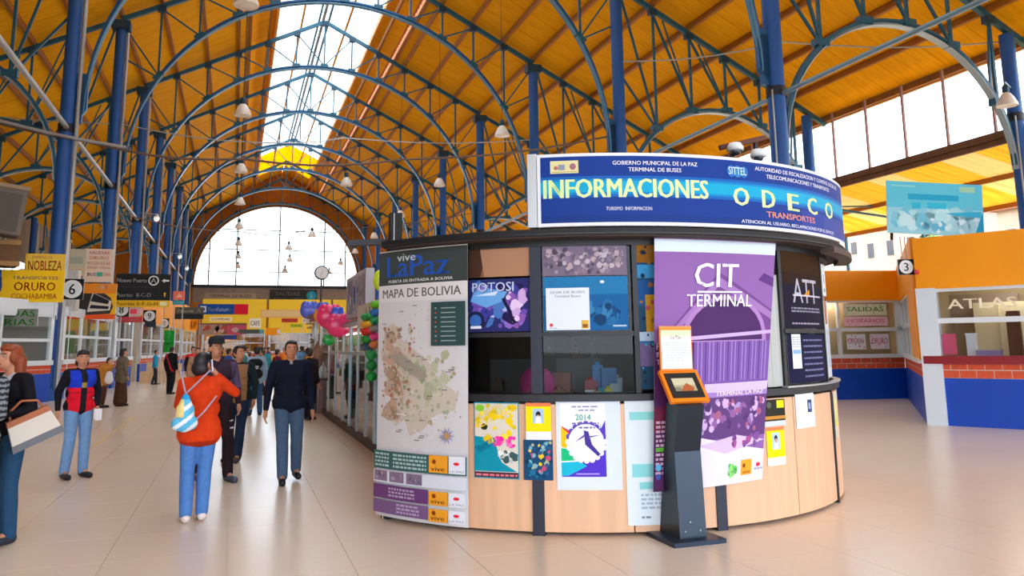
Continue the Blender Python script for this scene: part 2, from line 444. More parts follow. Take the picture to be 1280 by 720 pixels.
ceiling.bar((XR+11.2, YB0, roof_z(XR+11.2)+.5), (XR+11.2, YB1, roof_z(XR+11.2)+.5), .12, .5)
ceiling.bar((XL-11.2, YB0, roof_z(XL-11.2)+.5), (XL-11.2, YB1, roof_z(XL-11.2)+.5), .12, .5)
ceiling = ceiling.build('ceiling', M_PURL); tag(ceiling, kind='structure')
BL = BAY/2; nb = int(round((YB1-YB0)/BL)); BL = (YB1-YB0)/nb
XIN, XSL, XSR = 9.5, 1.2, 7.9
edges_r = [XIN]+NOD[3:]+AIS[1:]+[AIS[-1]+.45]
edges_r = [XIN]+[x for x in NOD[3:]+AIS[1:] if x > XIN+.3]+[AIS[-1]+.45]
def panel_mesh(w, up):        # slab with standing board joints, local: x along the slope, y along the hall
    mb = MB(); k = 5
    for i in range(k):
        y0 = BL*i/k; th = .012*(i % 2)
        mb.bb(.01, w-.01, y0+.008, y0+BL/k-.008, -th, .03)
    mb.bb(0, w, 0, BL, .03, .05)
    return mb.mesh('roof_panel')
def slope_strip(x0, x1, dz, side, ya=0, yb=None):
    w = math.hypot(x1-x0, SL*(x1-x0)); me = panel_mesh(w, 0); ang = math.atan(SL)
    for i in range(ya, nb if yb is None else yb):
        o = link('roof_panel', me, ceiling, M_ROOF)
        o.location = (x0 if side > 0 else mir(x0), YB0+i*BL + (0 if side > 0 else BL), roof_z(x0)+dz)
        o.rotation_euler = (0, ang, 0) if side > 0 else (0, ang, PI)
for s in (1, -1):
    for a, b in zip(edges_r[:-1], edges_r[1:]): slope_strip(a, b, .38, s)
    slope_strip(XSR, XIN, .95, s)
    slope_strip(XM+.02, XSR, .95, s, nb-1)
nsk = 19      # bays under the skylight; beyond it yellow sheets
M_YEL = mat_trans('yellow_lit_sheet', 'f6b40c', .6, .15, 3, (.3, 3, .3), tcol='ffd21a')
for s in (1, -1):
    mb = MB()
    for i in range(nsk, nb-1):
        for k in range(4):
            y = YB0+i*BL+k*BL/4
            mb.bar((XM, y+BL/8, ZA+.85), (XM+s*(XSR-XM), y+BL/8, roof_z(XSR)+.85), BL/4-.04, .04)
    tag(mb.build('yellow_sheet', M_YEL, ceiling), kind='stuff')
def line(name, x, z, w, h, m, y0=YB0, y1=YB1, parent=None):
    return MB().bb(x-w/2, x+w/2, y0, y1, z-h/2, z+h/2).build(name, m, parent if parent is not None else ceiling)
for s in (1, -1):
    X = (lambda v: v) if s > 0 else mir
    for x in NOD[1:]+AIS[1:]:
        up = .85 if x < XIN-.2 else .25
        if XSR < x or True:
            if x < XSR: continue
            line('purlin', X(x), roof_z(x)+.255, .16, .27, M_PURL)
    line('purlin', X(XSR), roof_z(XSR)+.75, .16, .34, mat('yellow_purlin', 'e89b10', .5))
    line('purlin', X(XSR-1.65), roof_z(XSR-1.65)+.8, .14, .12, MATS['yellow_purlin'])
    line('purlin', X(XIN), roof_z(XIN)+.3, .2, .16, M_PURL)
    line('purlin', X(XIN), roof_z(XIN)+.97, .2, .12, M_PURL)
line('ridge_beam', XM-.32, ZA+.55, .12, .26, M_TEAL, YB0, 89); line('ridge_beam', XM+.32, ZA+.55, .12, .26, M_TEAL, YB0, 89)
line('ridge_duct', XM, ZA+.75, .2, .08, M_GALV, YB0, 89)
# pink corrugated band that closes the step of the raised roof
M_PINK = mat_trans('pink_corrugated_sheet', 'e8a07c', .35, .25, 2, (1, 6, 1), tcol='f0b090')
for s in (1, -1):
    mb = MB(); X = XIN if s > 0 else mir(XIN); z0, z1 = roof_z(XIN)+.3, roof_z(XIN)+.95; n = 390
    vs = []
    for i in range(n+1):
        y = YB0+(YB1-YB0)*i/n; dx = .035*(1 if i % 2 else -1)
        vs += [(X+dx, y, z0), (X+dx, y, z1)]
    mb.add(vs, [(2*i, 2*i+1, 2*i+3, 2*i+2) for i in range(n)]); mb.build('corrugated_band', M_PINK, ceiling)
# skylight
sky_root = empty('window_1', (XM, YB0, 0), kind='structure')
for s in (1, -1):
    me = MB().bar((XM, BL/2, ZA+.95), (XM+s*(XSR-XM), BL/2, roof_z(XSR)+.95), BL-.05, .012).mesh('glass_pane')
    me2 = MB().bar((XM, 0, ZA+.9), (XM+s*(XSR-XM), 0, roof_z(XSR)+.9), .035, .05).mesh('glazing_bar')
    for i in range(nsk):
        o = link('glass_pane', me, sky_root, M_SKY); o.location = (-XM, i*BL, 0)
        o = link('glazing_bar', me2, sky_root, M_GALV); o.location = (-XM, i*BL, 0)

# ---- trusses
def arch_pts(xc, rx, rz, z0, n, a0=0, a1=PI): return [(xc-rx*math.cos(a0+(a1-a0)*i/n), 0, z0+rz*math.sin(a0+(a1-a0)*i/n)) for i in range(n+1)]
def arch_z(x, xc, rx, rz, z0):
    t = 1-((x-xc)/rx)**2
    return z0+rz*math.sqrt(t) if t > 0 else z0
NR = (XM, 10.15, 9.85, 9.95)
def nave_truss(lod=0):
    r = empty('nave_truss')
    for s in (1, -1):
        MB().beam([(XM, 0, ZA), (XM+s*10.65, 0, ZT)], .2, .22).build('top_chord', M_TEAL, r)
    MB().beam(arch_pts(*NR, 44), .24, .1).build('arch_rib', M_BLUE, r)
    MB().beam([(p[0], 0, p[2]-.15) for p in arch_pts(NR[0], NR[1]-.02, NR[2]-.02, NR[3], 44)], .3, .03).beam([(p[0], 0, p[2]-.08) for p in arch_pts(*NR, 44)], .05, .14).build('arch_flange', mat('highlight_blue_flange', '5f93b5', .35, metal=.1), r)  # paler lower flange: light reflected off the arch edge is painted in
    xs = [XM+1.777*k for k in range(-6, 7)]
    for k, x in enumerate(xs):
        if abs(k-6) == 6: continue
        zt = roof_z(x); zb = arch_z(x, *NR)
        MB().bb(x-.05, x+.05, -.05, .05, zb, zt-.05).build('post', M_TEAL, r)
        MB().bb(x-.2, x+.2, -.13, .13, zt-.3, zt+.02).build('gusset', M_NODE, r)
        MB().box((x, 0, zb+.06), (.5, .3, .22), ry=-(x-XM)/NR[1]*-1.0*(.9)).build('gusset', M_TEAL, r)
    for k in range(13):
        if k == 6: continue
        s = 1 if k > 6 else -1
        x0, x1 = xs[k], xs[k-s]
        MB().bar((x0, 0, roof_z(x0)-.15), (x1, 0, arch_z(x1, *NR)+.1), .07, .07).build('diagonal', M_TEAL, r)
    for s in (1, -1):
        x0 = XM+s*10.6; MB().bar((x0, 0, 15.6), (XM+s*1.777*5, 0, arch_z(XM+1.777*5, *NR)), .07, .07).build('diagonal', M_TEAL, r)
        MB().prism([(XM+s*10.5, 9.2), (XM+s*10.05, 9.9), (XM+s*10.05, 11.2), (XM+s*10.5, 11.2)], -.1, .1).build('bracket', M_BLUE, r)
    return r
AR = (20.39, 4.72, 4.6, 7.5)
def aisle_truss(s):
    r = empty('aisle_truss'); X = (lambda v: v) if s > 0 else mir
    MB().beam([(X(XR+.25), 0, roof_z(XR+.25)), (X(AIS[-1]), 0, roof_z(AIS[-1]))], .18, .2).build('top_chord', M_TEAL, r)
    pts = arch_pts(*AR, 30)
    MB().beam([(X(p[0]), 0, p[2]) for p in pts], .22, .1).build('arch_rib', M_TEAL, r)
    MB().beam([(X(p[0]), 0, p[2]-.14) for p in arch_pts(AR[0], AR[1]-.02, AR[2]-.02, AR[3], 30)], .26, .03).beam([(X(p[0]), 0, p[2]-.08) for p in pts], .05, .14).build('arch_flange', mat('highlight_edge_flange', '9fb4be', .35), r)  # whitish flange colour stands in for light caught on the lower edge
    for i, x in enumerate(AIS[1:-1]):
        zb = arch_z(x, *AR); zt = roof_z(x)
        if zt-zb < .3: continue
        MB().bb(X(x)-.05, X(x)+.05, -.05, .05, zb, zt).build('post', M_TEAL, r)
        MB().bb(X(x)-.2, X(x)+.2, -.12, .12, zt-.28, zt).build('gusset', M_NODE, r)
        MB().box((X(x), 0, zb+.05), (.5, .28, .24)).build('gusset', M_TEAL, r)
        if i < 4:
            x0 = AIS[i] if i else XR+.2
            MB().bar((X(x0), 0, roof_z(x0)-.2), (X(x), 0, zb+.1), .09, .09).build('diagonal', M_TEAL, r)
            if i in (1, 2): MB().bar((X(x0+.5), 0, roof_z(x0+.5)-.2), (X(x), 0, zb+.1), .06, .06).build('diagonal', M_TEAL, r)
    MB().bar((X(XR+.2), 0, 13.2), (X(AIS[1]), 0, arch_z(AIS[1], *AR)), .08, .08).build('strut', M_TEAL, r)
    MB().bar((X(AIS[5]), 0, roof_z(AIS[5])-.1), (X(24.3), 0, arch_z(24.3, *AR)), .07, .07).build('strut', M_TEAL, r)
    return r
ORD = ['nearest', 'second', 'third', 'fourth', 'fifth', 'sixth', 'seventh', 'eighth', 'ninth', 'tenth']
nt0 = nave_truss(); at0 = {1: aisle_truss(1), -1: aisle_truss(-1)}
for k in range(-2, 9):
    o = nt0 if k == -2 else copy_tree(nt0)
    o.location = (0, Y0+k*BAY-(.3 if k == 8 else 0), 0)
    w = ORD[k-1] if k >= 1 else None
    tag(o, f'arched teal truss spanning the nave, {w} whose arch is in view' if w else f'teal steel nave truss high over the entrance, {["right behind the camera", "above the camera", "ahead, over the information booth"][k+2]}', 'roof truss', 'arched trusses of the nave')
    for s in (1, -1):
        if k == 8: continue
        a = at0[s] if k == -2 else copy_tree(at0[s]); a.location = (0, Y0+k*BAY, 0)
        side = 'of the right aisle' if s > 0 else 'of the left aisle'
        tag(a, f'small arched truss {side}, ' + (f'{ORD[k]} in view' if k >= 0 else ['behind the camera', 'abreast of the camera'][k+2]), 'roof truss', 'arched trusses of the right aisle' if s > 0 else 'arched trusses of the left aisle')

def column(x, y, zt, r, label, grp, left=False, ztop_cap=True):
    c = empty('column', (x, y, 0), label=label, cat='column', group=grp, kind='thing')
    MB().lathe([(r, 0), (r, zt-.1)], n=20).lathe([(r*1.5, 0), (r*1.5, .25), (r, .4)], n=20).build('shaft', M_COLN, c)
    if ztop_cap: MB().bb(-.42, .42, -.3, .3, zt-.45, zt-.02).build('capital', M_NODE, c)
    MB().lathe([(r*1.12, 9.05), (r*1.12, 9.35)], n=20).build('collar', M_DARK, c)
    if left: MB().tube([(r+.09, -.1, 0), (r+.09, -.1, zt-.6)], .07, 8).build('drain_pipe', M_GALV, c)
    else: MB().tube([(-r-.02, -.2, 0), (-r-.02, -.2, 9.2)], .03, 6).build('conduit', M_GALV, c)
    if ztop_cap: MB().bb(-r-.22 if not left else r*.5, -r*.5 if not left else r+.22, -.1, .1, 9.4, 11.0).build('arch_seat', M_BLUE, c)
    return c
for k in range(-2, 9):
    y = Y0+k*BAY
    rr = 'behind the right end of the blue sign' if k == 0 else (f'{ORD[k]} from the blue sign going back' if k > 0 else ['at the entrance', 'right of the booth'][k+2])
    column(XR, y, ZT-.1, .27, f'round blue column of the inner right row, {rr}', 'inner right columns')
    ll = (f'{ORD[k-1]} in view, behind the yellow bus company signs' if k == 1 else f'{ORD[k-1]} in view of the left row') if k >= 1 else f'{["abreast of the entrance", "beside the camera", "left of the picture"][k+2]}'
    column(XL, y, ZT-.1, .24, f'blue column with white drain pipe, {ll}', 'inner left columns', True)
    if k < 8:
        column(XO, y, roof_z(XO)-.1, .24, f'slim blue column under the right eave, {ORD[k+2]} from the entrance', 'outer right columns', ztop_cap=False)
        column(XOL, y, roof_z(XO)-.1, .24, f'slim blue column under the left eave, {ORD[k+2]} from the entrance', 'outer left columns', True, False)
def tie(name, x, z, r, m, lab):
    o = MB().tube([(0, 0, 0), (0, 117, 0)], r, 8).build(name, m); o.location = (x, YB0, z); tag(o, lab, 'tie rod')
tie('tie_rod', XR+.05, 9.1, .075, mat('light_blue_tube', '7ea0b4', .3, metal=.3), 'long pale steel tube running along the right row of columns at mid height')
tie('tie_rod', XL+.05, 9.2, .085, M_GALV, 'long grey steel tube running along the left row of columns at mid height')
# eave girder and lattice bracing lengthwise between the right columns
M_BRN = mat('brown_sill_board', '6e4a2c', .7, noise=.2, scale=3)

# ---- clerestory: glass band between eave and side roof, both aisles
ZS = 8.85
for s, X, n in ((1, XO+.45, 2),):
    w = empty(f'window_{n}', (X, YB0, ZS), kind='structure')
    MB().bb(-.1, .1, 0, 117, -.1, .16).build('window_sill', M_BRN, w)
    L = 2.06; N = int(117/L)
    zt_ = roof_z(AIS[-1])-ZS+.2
    gm = MB().bb(-.006, .006, .03, L-.03, .16, zt_).mesh('glass_pane'); fm = MB().bb(-.05, .05, -.04, .04, .16, zt_).mesh('mullion')
    for i in range(N):
        o = link('glass_pane', gm, w, M_GLASS); o.location = (0, i*L, 0)
        o = link('mullion', fm, w, mat('rusty_mullion', 'a8786a', .6)); o.location = (0, i*L, 0)
# ---- low side roofs of translucent sheets beyond the outer columns
mlw = mat('added_left_boarding', '9a8468', .8, noise=.2, scale=1)
wl = MB(); LX = XOL-.6; zt2 = roof_z(XOL-.6)+.3
wl.bb(LX-.1, LX, YB0, 105.5, 0, 5.2).bb(LX-.1, LX, YB0, 105.5, 8.6, zt2)
for ya, yb in ((YB0, 16), (20, 44), (57, 66), (74, 88), (94, 105.5)): wl.bb(LX-.1, LX, ya, yb, 5.2, 8.6)
tag(wl.build('wall_left_added', mlw), kind='structure')  # closed wall added to keep daylight off the left aisle and roof
w3 = empty('window_3', (LX-.05, 0, 5.2), kind='structure')
for ya, yb in ((16, 20), (44, 57), (66, 74), (88, 94)):
    n_ = int((yb-ya)/2)
    for i in range(n_):
        y_ = ya+(yb-ya)*i/n_; MB().bb(-.004, .004, y_+.05, y_+(yb-ya)/n_-.05, .03, 3.37).build('glass_pane', M_GLASS, w3); MB().bb(-.05, .05, y_-.05, y_+.05, 0, 3.4).build('mullion', M_WHITE, w3)
M_PALE = mat_trans('pale_translucent_sheet', 'f0dca8', .4, .2, 2.2, (.15, 2.2, .15), tcol='ffe4a0')
M_LOW = mat_trans('yellow_translucent_sheet', 'f8c838', .45, .3, 2.2, (.15, 2.2, .15), tcol='ffd878')
for s in (1,):
    X = (lambda v: v) if s > 0 else mir
    r = empty('side_roof', (X(XO+.5), YB0, 8.75), label='low lean-to roof of yellow translucent sheets outside the ' + ('right' if s > 0 else 'left') + ' row of outer columns', cat='roof', kind='structure')
    lab = 'translucent_sheet'
    for mm, pick in ((M_LOW, 0), (M_PALE, 1)):
        me = MB().bar((0, .4, 0), (s*3.0, .4, -.62), .78, .02).mesh('translucent_sheet'); me2 = MB().bar((s*3.0, .4, -.62), (s*6.0, .4, -1.24), .78, .02).mesh('translucent_sheet')
        for i in range(145):
            for j, m_ in enumerate((me, me2)):
                if (((i*7+j*3) % 5) in (1, 3)) != bool(pick): continue
                o = link(lab, m_, r, mm); o.location = (0, i*.8, 0)
    for d in (0, 3.0, 6.0):
        MB().bb(s*d-.07, s*d+.07, 0, 117, -d*.207-.22, -d*.207-.02).build('purlin', M_BRN if d == 0 else M_PURL, r)
    for k in range(-2, 9):
        y = Y0+k*BAY-YB0
        MB().bar((0, y, -.9), (s*6, y, -1.4), .08, .1).bar((0, y, -.9), (s*3, y, -.72), .06, .06).build('rafter', M_TEAL, r)
        for q in (y, y+5.3):
            MB().bb(s*6-.06, s*6+.06, q-.06, q+.06, -8.75, -1.3).build('post', M_TEAL, r)

# ---- far end wall with the arched window
YE = Y0+8*BAY+.5
M_END = mat('ochre_end_wall', 'b8721a', .8, noise=.12, scale=.6)
wx0, wx1, wz = XM-9.95, XM+9.95, 9.35
for s in (1, -1):
    out = [(XM, ZA+1.2), (XM+s*23, ZA+1.2-23*SL), (XM+s*23, 0), (XM, 0), (XM, wz)]
    pts = [(XM+s*9.95*math.cos(t), wz+10.1*math.sin(t)) for t in [PI/2*i/20 for i in range(21)]]
    MB().prism(out+pts, YE, YE+.5).build('wall_far' if s > 0 else 'wall_far', M_END)
for o in [o for o in bpy.data.objects if o.name.startswith('wall_far')]: tag(o, kind='structure')
ring = [(XM+10.3*math.cos(PI*i/40), wz+10.45*math.sin(PI*i/40)) for i in range(41)]
ring2 = [(XM+9.9*math.cos(PI*i/40), wz+10.05*math.sin(PI*i/40)) for i in range(40, -1, -1)]
tag(MB().prism(ring+ring2, YE-.35, YE).build('trim_1', mat('brown_arch_trim', '8a5516', .6)), kind='structure')
w = empty('window_4', (XM, YE+.2, wz), kind='structure')
M_FRAME = mat('grey_window_frame', '9aa6ae', .5)
hz = [0, 1.7, 4.5, 7.0]; vx = [-8.3, -5.1, 0, 5.6, 8.3]
for x in vx:
    z1 = 10.1*math.sqrt(1-(x/9.95)**2); MB().bb(x-.09, x+.09, -.08, .08, 0, z1).build('mullion', M_FRAME, w)
for z in hz:
    x1 = 9.95*math.sqrt(1-(z/10.1)**2); MB().bb(-x1, x1, -.06, .06, z-.06, z+.06).build('transom', M_FRAME, w)
xs_ = [-9.95]+vx+[9.95]; zs_ = hz+[10.1]
for i in range(len(xs_)-1):
    for j in range(len(zs_)-1):
        pts = []
        for t in range(5):
            x = xs_[i]+(xs_[i+1]-xs_[i])*t/4; pts.append((x, min(zs_[j+1], 10.1*math.sqrt(max(0, 1-(x/9.95)**2)))))
        if max(p[1] for p in pts) <= zs_[j]+.05: continue
        pts = [(x, max(z, zs_[j])) for x, z in pts]
        poly = [(xs_[i], zs_[j]), (xs_[i+1], zs_[j])]+pts[::-1]
        try: MB().prism(poly, -.006, .006).build('glass_pane', M_GLASS, w)
        except Exception: pass
tag(MB().bb(XM-10.2, XM+10.2, YE-.3, YE, wz-.35, wz).build('trim_2', M_DARK), kind='structure')
tag(MB().bb(XM-10, XM+10, YE-.12, YE, 7.2, 9.0).build('trim_3', mat('grey_brown_frieze', '8f8378', .7, noise=.2, scale=2)), kind='structure')

# ---- entrance side behind the camera: unseen wall, its great opening sized for front light on the booth
M_WALLO = mat('ochre_wall', 'd08a20', .8)
tag(MB().prism([(XOL-.6, 0), (XOL+.5, 0), (XOL+.5, 8.8), (XO-.5, 8.8), (XO-.5, 0), (XO+.6, 0), (XO+.6, 11.6), (XM, 23.9), (XOL-.6, 11.6)], -11.9, -11.6).build('wall_front', M_WALLO), kind='structure')

# ---- hillside, houses and trees outside on the right
hm = mat('pale_hillside_stone', 'a08c7c', .9, noise=.3, scale=.4)
h = MB(); n = 30; vs = []
for i in range(n+1):
    for j, (x, z) in enumerate(((52, 0), (54, 6), (62, 11), (76, 17), (100, 24))):
        vs.append((x+RND.uniform(-1, 1), -10+i*4.6, z*(1+RND.uniform(-.1, .1))))
h.add(vs, [(i*5+j, i*5+j+1, i*5+j+6, i*5+j+5) for i in range(n) for j in range(4)])
tag(h.build('hillside', hm), 'pale stone hillside seen past the edge of the low side roof', 'hillside', kind='structure')
def house(x, y, z, w, d, h_, c, label):
    o = empty('house', (x, y, z), label=label, cat='house', group='houses on the hillside')
    MB().bb(-d/2, d/2, -w/2, w/2, -3, h_).build('wall', mat('house_wall_'+c, c, .8, noise=.1, scale=1), o)
    MB().prism([(-w/2-.3, h_), (w/2+.3, h_), (0, h_+1.0)], -d/2-.3, d/2+.3, 'x').build('roof', mat('house_roof', 'a8705a', .8), o)
    for i in range(int(w/2)):
        MB().bb(-d/2-.05, -d/2+.05, -w/2+.8+i*2, -w/2+1.4+i*2, h_*.45, h_*.7).build('window', mat('house_window', '55606c', .2), o)
house(50, 46, 6, 10, 6, 4.5, 'c4aca0', 'pinkish white house beyond the orange fascia beside the booth canopy')
house(49, 34, 5.5, 8, 6, 4.2, 'b8a898', 'cream house under the teal banner, on the hillside')
house(47, 23.5, 4.5, 7, 5, 4.6, '8f8178', 'greyish house with dark windows at the right picture edge')
house(52, 58, 7, 10, 6, 4, 'c8bcb0', 'farthest white house seen just right of the blue sign end')
def bush(x, y, z, r, label, name='tree'):
    o = empty(name, (x, y, z), label=label, cat='tree', group='trees on the hillside')
    mb = MB(); rr = random.Random(int(x*7+y))
    for i in range(260):
        u = Vector((rr.gauss(0, 1), rr.gauss(0, 1), rr.gauss(0, 1))).normalized()*r*rr.uniform(.55, 1); p = u+Vector((0, 0, r))
        a = Vector((rr.uniform(-1, 1), rr.uniform(-1, 1), rr.uniform(-1, 1))).normalized()*r*.22; b = a.cross(u).normalized()*r*.14
        mb.add([p-a, p-b, p+a, p+b], [(0, 1, 2, 3)])
    tag(mb.build('foliage', mat('green_leaf', '6f9a4a', .7, noise=.3, scale=2), o), kind='stuff')
    MB().tube([(0, 0, -1), (0, 0, r)], .15*r, 6).build('trunk', mat('bark', '6a5038', .9), o)
bush(45, 41, 6, 1.8, 'light green tree above the orange fascia beside the number three sign')
bush(42.5, 29.5, 4.0, 1.6, 'small green tree at the right picture edge')

# ------------------------------------------------------------------ the round information booth
KC = (4.05, 9.30); KR = 2.95
KO = Vector((KC[0], KC[1], 0))
def cyl(phi0, R=KR):           # u = metres along the arc from angle phi0 (degrees), v = height
    def S(u, v, n):
        t = math.radians(phi0)+u/R; return Vector((KC[0]+(R+n)*math.cos(t), KC[1]+(R+n)*math.sin(t), v))
    return S
def aw(a0, a1, R=KR): return math.radians(a1-a0)*R
M_WOOD = mat('pale_wood_laminate', 'e0b490', .5, noise=.10, scale=2.2, stretch=(5, 5, .35))
M_NAVY = mat('navy_frame_paint', '172034', .5)
kiosk = empty('information_booth', KO, label='round information booth with pale wood base, glass windows and black canopy', cat='booth')
K = lambda mb, n, m: mb.build(n, m, kiosk, KO)
posts = [-153.2, -120.9, -89.3, -52.2, -20]
seams = [-153.2, -137, -120.9, -105, -89.3, -70.5, -52.2, -36, -20]
for a, b in zip(seams[:-1], seams[1:]):
    K(MB().arc(KC, KR-.06, KR, a+.12, b-.12, .03, 1.10), 'wood_panel', M_WOOD)
for a in posts:
    w = 1.0 if a != -52.2 else .45
    K(MB().arc(KC, KR-.09, KR+.014, a-w, a+w, 0, 1.13, 2), 'post', M_NAVY if a != -52.2 else M_DARK)
    K(MB().arc(KC, KR-.11, KR-.01, a-w, a+w, 1.19, 2.56, 2), 'window_post', M_NAVY if a != -52.2 else M_DARK)
K(MB().arc(KC, KR-.3, KR+.03, -153.5, -20, 1.125, 1.185), 'ledge', mat('dark_ledge', '12161c', .5))
K(MB().arc(KC, KR-.02, KR+.05, -73, -20, 1.19, 1.205), 'ledge_cap', M_GALV)
K(MB().arc(KC, KR-.1, KR+.0, -153.5, -20, 2.50, 2.57), 'head_rail', M_DARK)
K(MB().arc(KC, 0.0, KR+.2, -150.5, 20, 2.57, 2.63, 50), 'canopy', M_BLACK)
K(MB().arc(KC, KR+.0, KR+.19, -150, 20, 2.555, 2.57, 50), 'soffit', mat('rusty_soffit', '3a2c26', .8, noise=.3, scale=3))
K(MB().arc(KC, KR+.2, KR+.21, -150.5, 20, 2.575, 2.59, 50), 'canopy_trim', M_DARK)
K(MB().arc(KC, KR+.12, KR+.26, -60, -30, 2.50, 2.56, 12), 'gutter', mat('grey_brown_gutter', '4c423c', .6))
for a in (-103.4, -71.6): K(MB().arc(KC, KR-.1, KR-.01, a-.45, a+.45, 1.19, 2.5, 2), 'mullion', M_DARK)
K(MB().arc(KC, KR-.09, KR-.02, -153, -103.8, 1.69, 1.73), 'transom', M_DARK)
K(MB().arc(KC, KR-.08, KR-.0, -71.4, -52.6, 1.70, 1.74), 'transom', M_DARK)
for a, b in ((-152, -134.2), (-133.8, -122), (-119.8, -104), (-102.8, -90.4), (-88.2, -72.2), (-71, -52.8), (-51.5, -37), (-36, -21)):
    for z0, z1 in ((1.19, 1.69), (1.73, 2.50)):
        K(MB().arc(KC, KR-.052, KR-.046, a, b, z0, z1), 'glass_pane', mat_glass('booth_glass', 'dfe6e8', .03))
# side walls running back to the shops, inside lining, counter top
pl = Vector((KC[0]+KR*math.cos(math.radians(-153.2)), KC[1]+KR*math.sin(math.radians(-153.2)), 0))
pr_ = Vector((KC[0]+KR*math.cos(math.radians(-20)), KC[1]+KR*math.sin(math.radians(-20)), 0))
bl, br = Vector((2.12, 11.9, 0)), Vector((6.4, 12.2, 0))
def wallbar(a, b, z0, z1, th=.06): return MB().bar((a.x, a.y, (z0+z1)/2), (b.x, b.y, (z0+z1)/2), th, z1-z0)
K(wallbar(pl, bl, 0, 1.12), 'side_panel', M_WOOD); K(wallbar(pr_, br, 0, 1.12), 'side_panel', M_WOOD)
K(wallbar(pl, bl, 1.12, 2.6, .04), 'side_panel', M_DARK); K(wallbar(pr_, br, 1.12, 2.6, .04), 'side_panel', M_DARK)
K(wallbar(bl, br, 0, 2.6, .08), 'back_panel', mat('booth_back', '2a2725', .8))
K(MB().prism([(pl.x, pl.y), (pr_.x, pr_.y), (br.x, br.y), (bl.x, bl.y)], 2.58, 2.64, 'z'), 'roof_board', M_BLACK)
K(MB().arc(KC, KR-.7, KR-.3, -153, -21, 1.02, 1.08), 'counter_top', mat('counter_board', '8a7a66', .5))
# curved display board, open bracing behind
sgR = 3.16
S = cyl(-119.6, sgR); W = aw(-119.6, -46, sgR)
sign = Print(lambda u, v, n: S(u, v, n)-KO, grid=.05)
sign.n = -.05; sign.sheet(0, 2.645, W, 3.30, 'dfe6f0', .05, 90)
B0, B1, B2 = '00359a', '005fb4', '00a4d0'
sign.rect(.03, 2.675, W-.03, 3.272, '00348c', 60)
sign.rect(.03, 2.675, W-.03, 2.74, '002f80', 60); sign.rect(.03, 2.90, W-.03, 3.09, B1, 60); sign.rect(.03, 2.925, W-.03, 3.065, '0082c4', 60)
sign.rect(.03, 2.945, W-.03, 3.045, B2, 60)
sign.rect(2.75, 2.675, W-.03, 2.88, '26409a', 20); sign.rect(3.2, 2.675, W-.03, 2.86, '364a9c', 20)
sign.rect(.12, 3.12, .37, 3.235, 'd9d7a0'); sign.ell(.17, 3.17, .02, .018, 'b56a5a'); sign.rect(.19, 3.15, .25, 3.2, '8a94a8'); sign.ell(.32, 3.18, .028, .03, 'a06a78'); sign.rect(.13, 3.13, .36, 3.137, 'b8a860')
LG = 'd6f0a8'
sign.text('INFORMACIONES', .06, 2.895, .17, 1.50, LG, bold=2)
sign.text('GOBIERNO MUNICIPAL DE LA PAZ', 1.07, 3.19, .036, .79, 'f0f4ff', al='C')
sign.text('TERMINAL DE BUSES', 1.06, 3.13, .036, .49, 'f0f4ff', al='C')
sign.text('TURISMO  INFORMACION', .81, 2.78, .032, .41, 'e8eeff', al='C')
u0 = 1.66
for ch, uc, wd in zip('ODECO', (1.92, 2.256, 2.614, 2.956, 3.36), (.17, .16, .16, .18, .21)): sign.text(ch, uc, 2.855, .165, wd, LG, bold=2, al='C')
sign.text('AUTORIDAD DE FISCALIZACION Y CONTROL SOCIAL DE', 2.9, 3.20, .038, 1.6, 'f0f4ff', al='C')
sign.text('TELECOMUNICACIONES Y TRANSPORTES', 2.82, 3.135, .038, 1.16, 'f0f4ff', al='C')
sign.text('TRANSPORTES', 2.6, 2.765, .055, .77, 'e8967a', al='C')
sign.text('ATENCION AL USUARIO, RECLAMACIONES POR EL SERVICIO', 2.68, 2.69, .036, 1.55, 'e8eeff', al='C')
for i in range(3): sign.ell(1.82+i*.07, 3.17, .05, .055, ('1a6cc0', '2a86cc', '1a6cc0')[i])
sign.text('SITTEL', 1.89, 3.14, .07, .2, 'cfe8f4', al='C')
so = sign.build('display_board', M_VINYL, None); so.location = KO
tag(so, 'curved blue board reading INFORMACIONES and ODECO on top of the round booth', 'sign')
link('edge_box', MB().arc((0, 0), sgR-.16, sgR-.0, -121.2, -119.7, 2.645, 3.31, 2).mesh(), so, M_GALV)
link('back_sheet', MB().arc((0, 0), sgR-.17, sgR-.15, -121, -46, 2.645, 3.28, 40).mesh(), so, M_NAVY)
for a in (-115, -95, -75, -55):
    t = math.radians(a); link('brace', MB().bar((2.1*math.cos(t), 2.1*math.sin(t), 2.64), ((sgR-.17)*math.cos(t), (sgR-.17)*math.sin(t), 3.2), .04, .04).mesh(), so, M_DARK)
# steel frame sticking out over the left end of the canopy
fr = empty('canopy_frame', (1.75, 9.4, 2.63), label='black steel post and arm sticking out over the left end of the canopy', cat='frame')
MB().bb(-.07, .07, -.07, .07, 0, .56).build('post', M_BLACK, fr); MB().bar((-.55, .1, .2), (0, .1, .23), .08, .07).build('arm', M_DARK, fr)
MB().tube([(-.03, -.08, 0), (-.03, -.08, .55)], .008, 6).build('cable', M_GALV, fr)

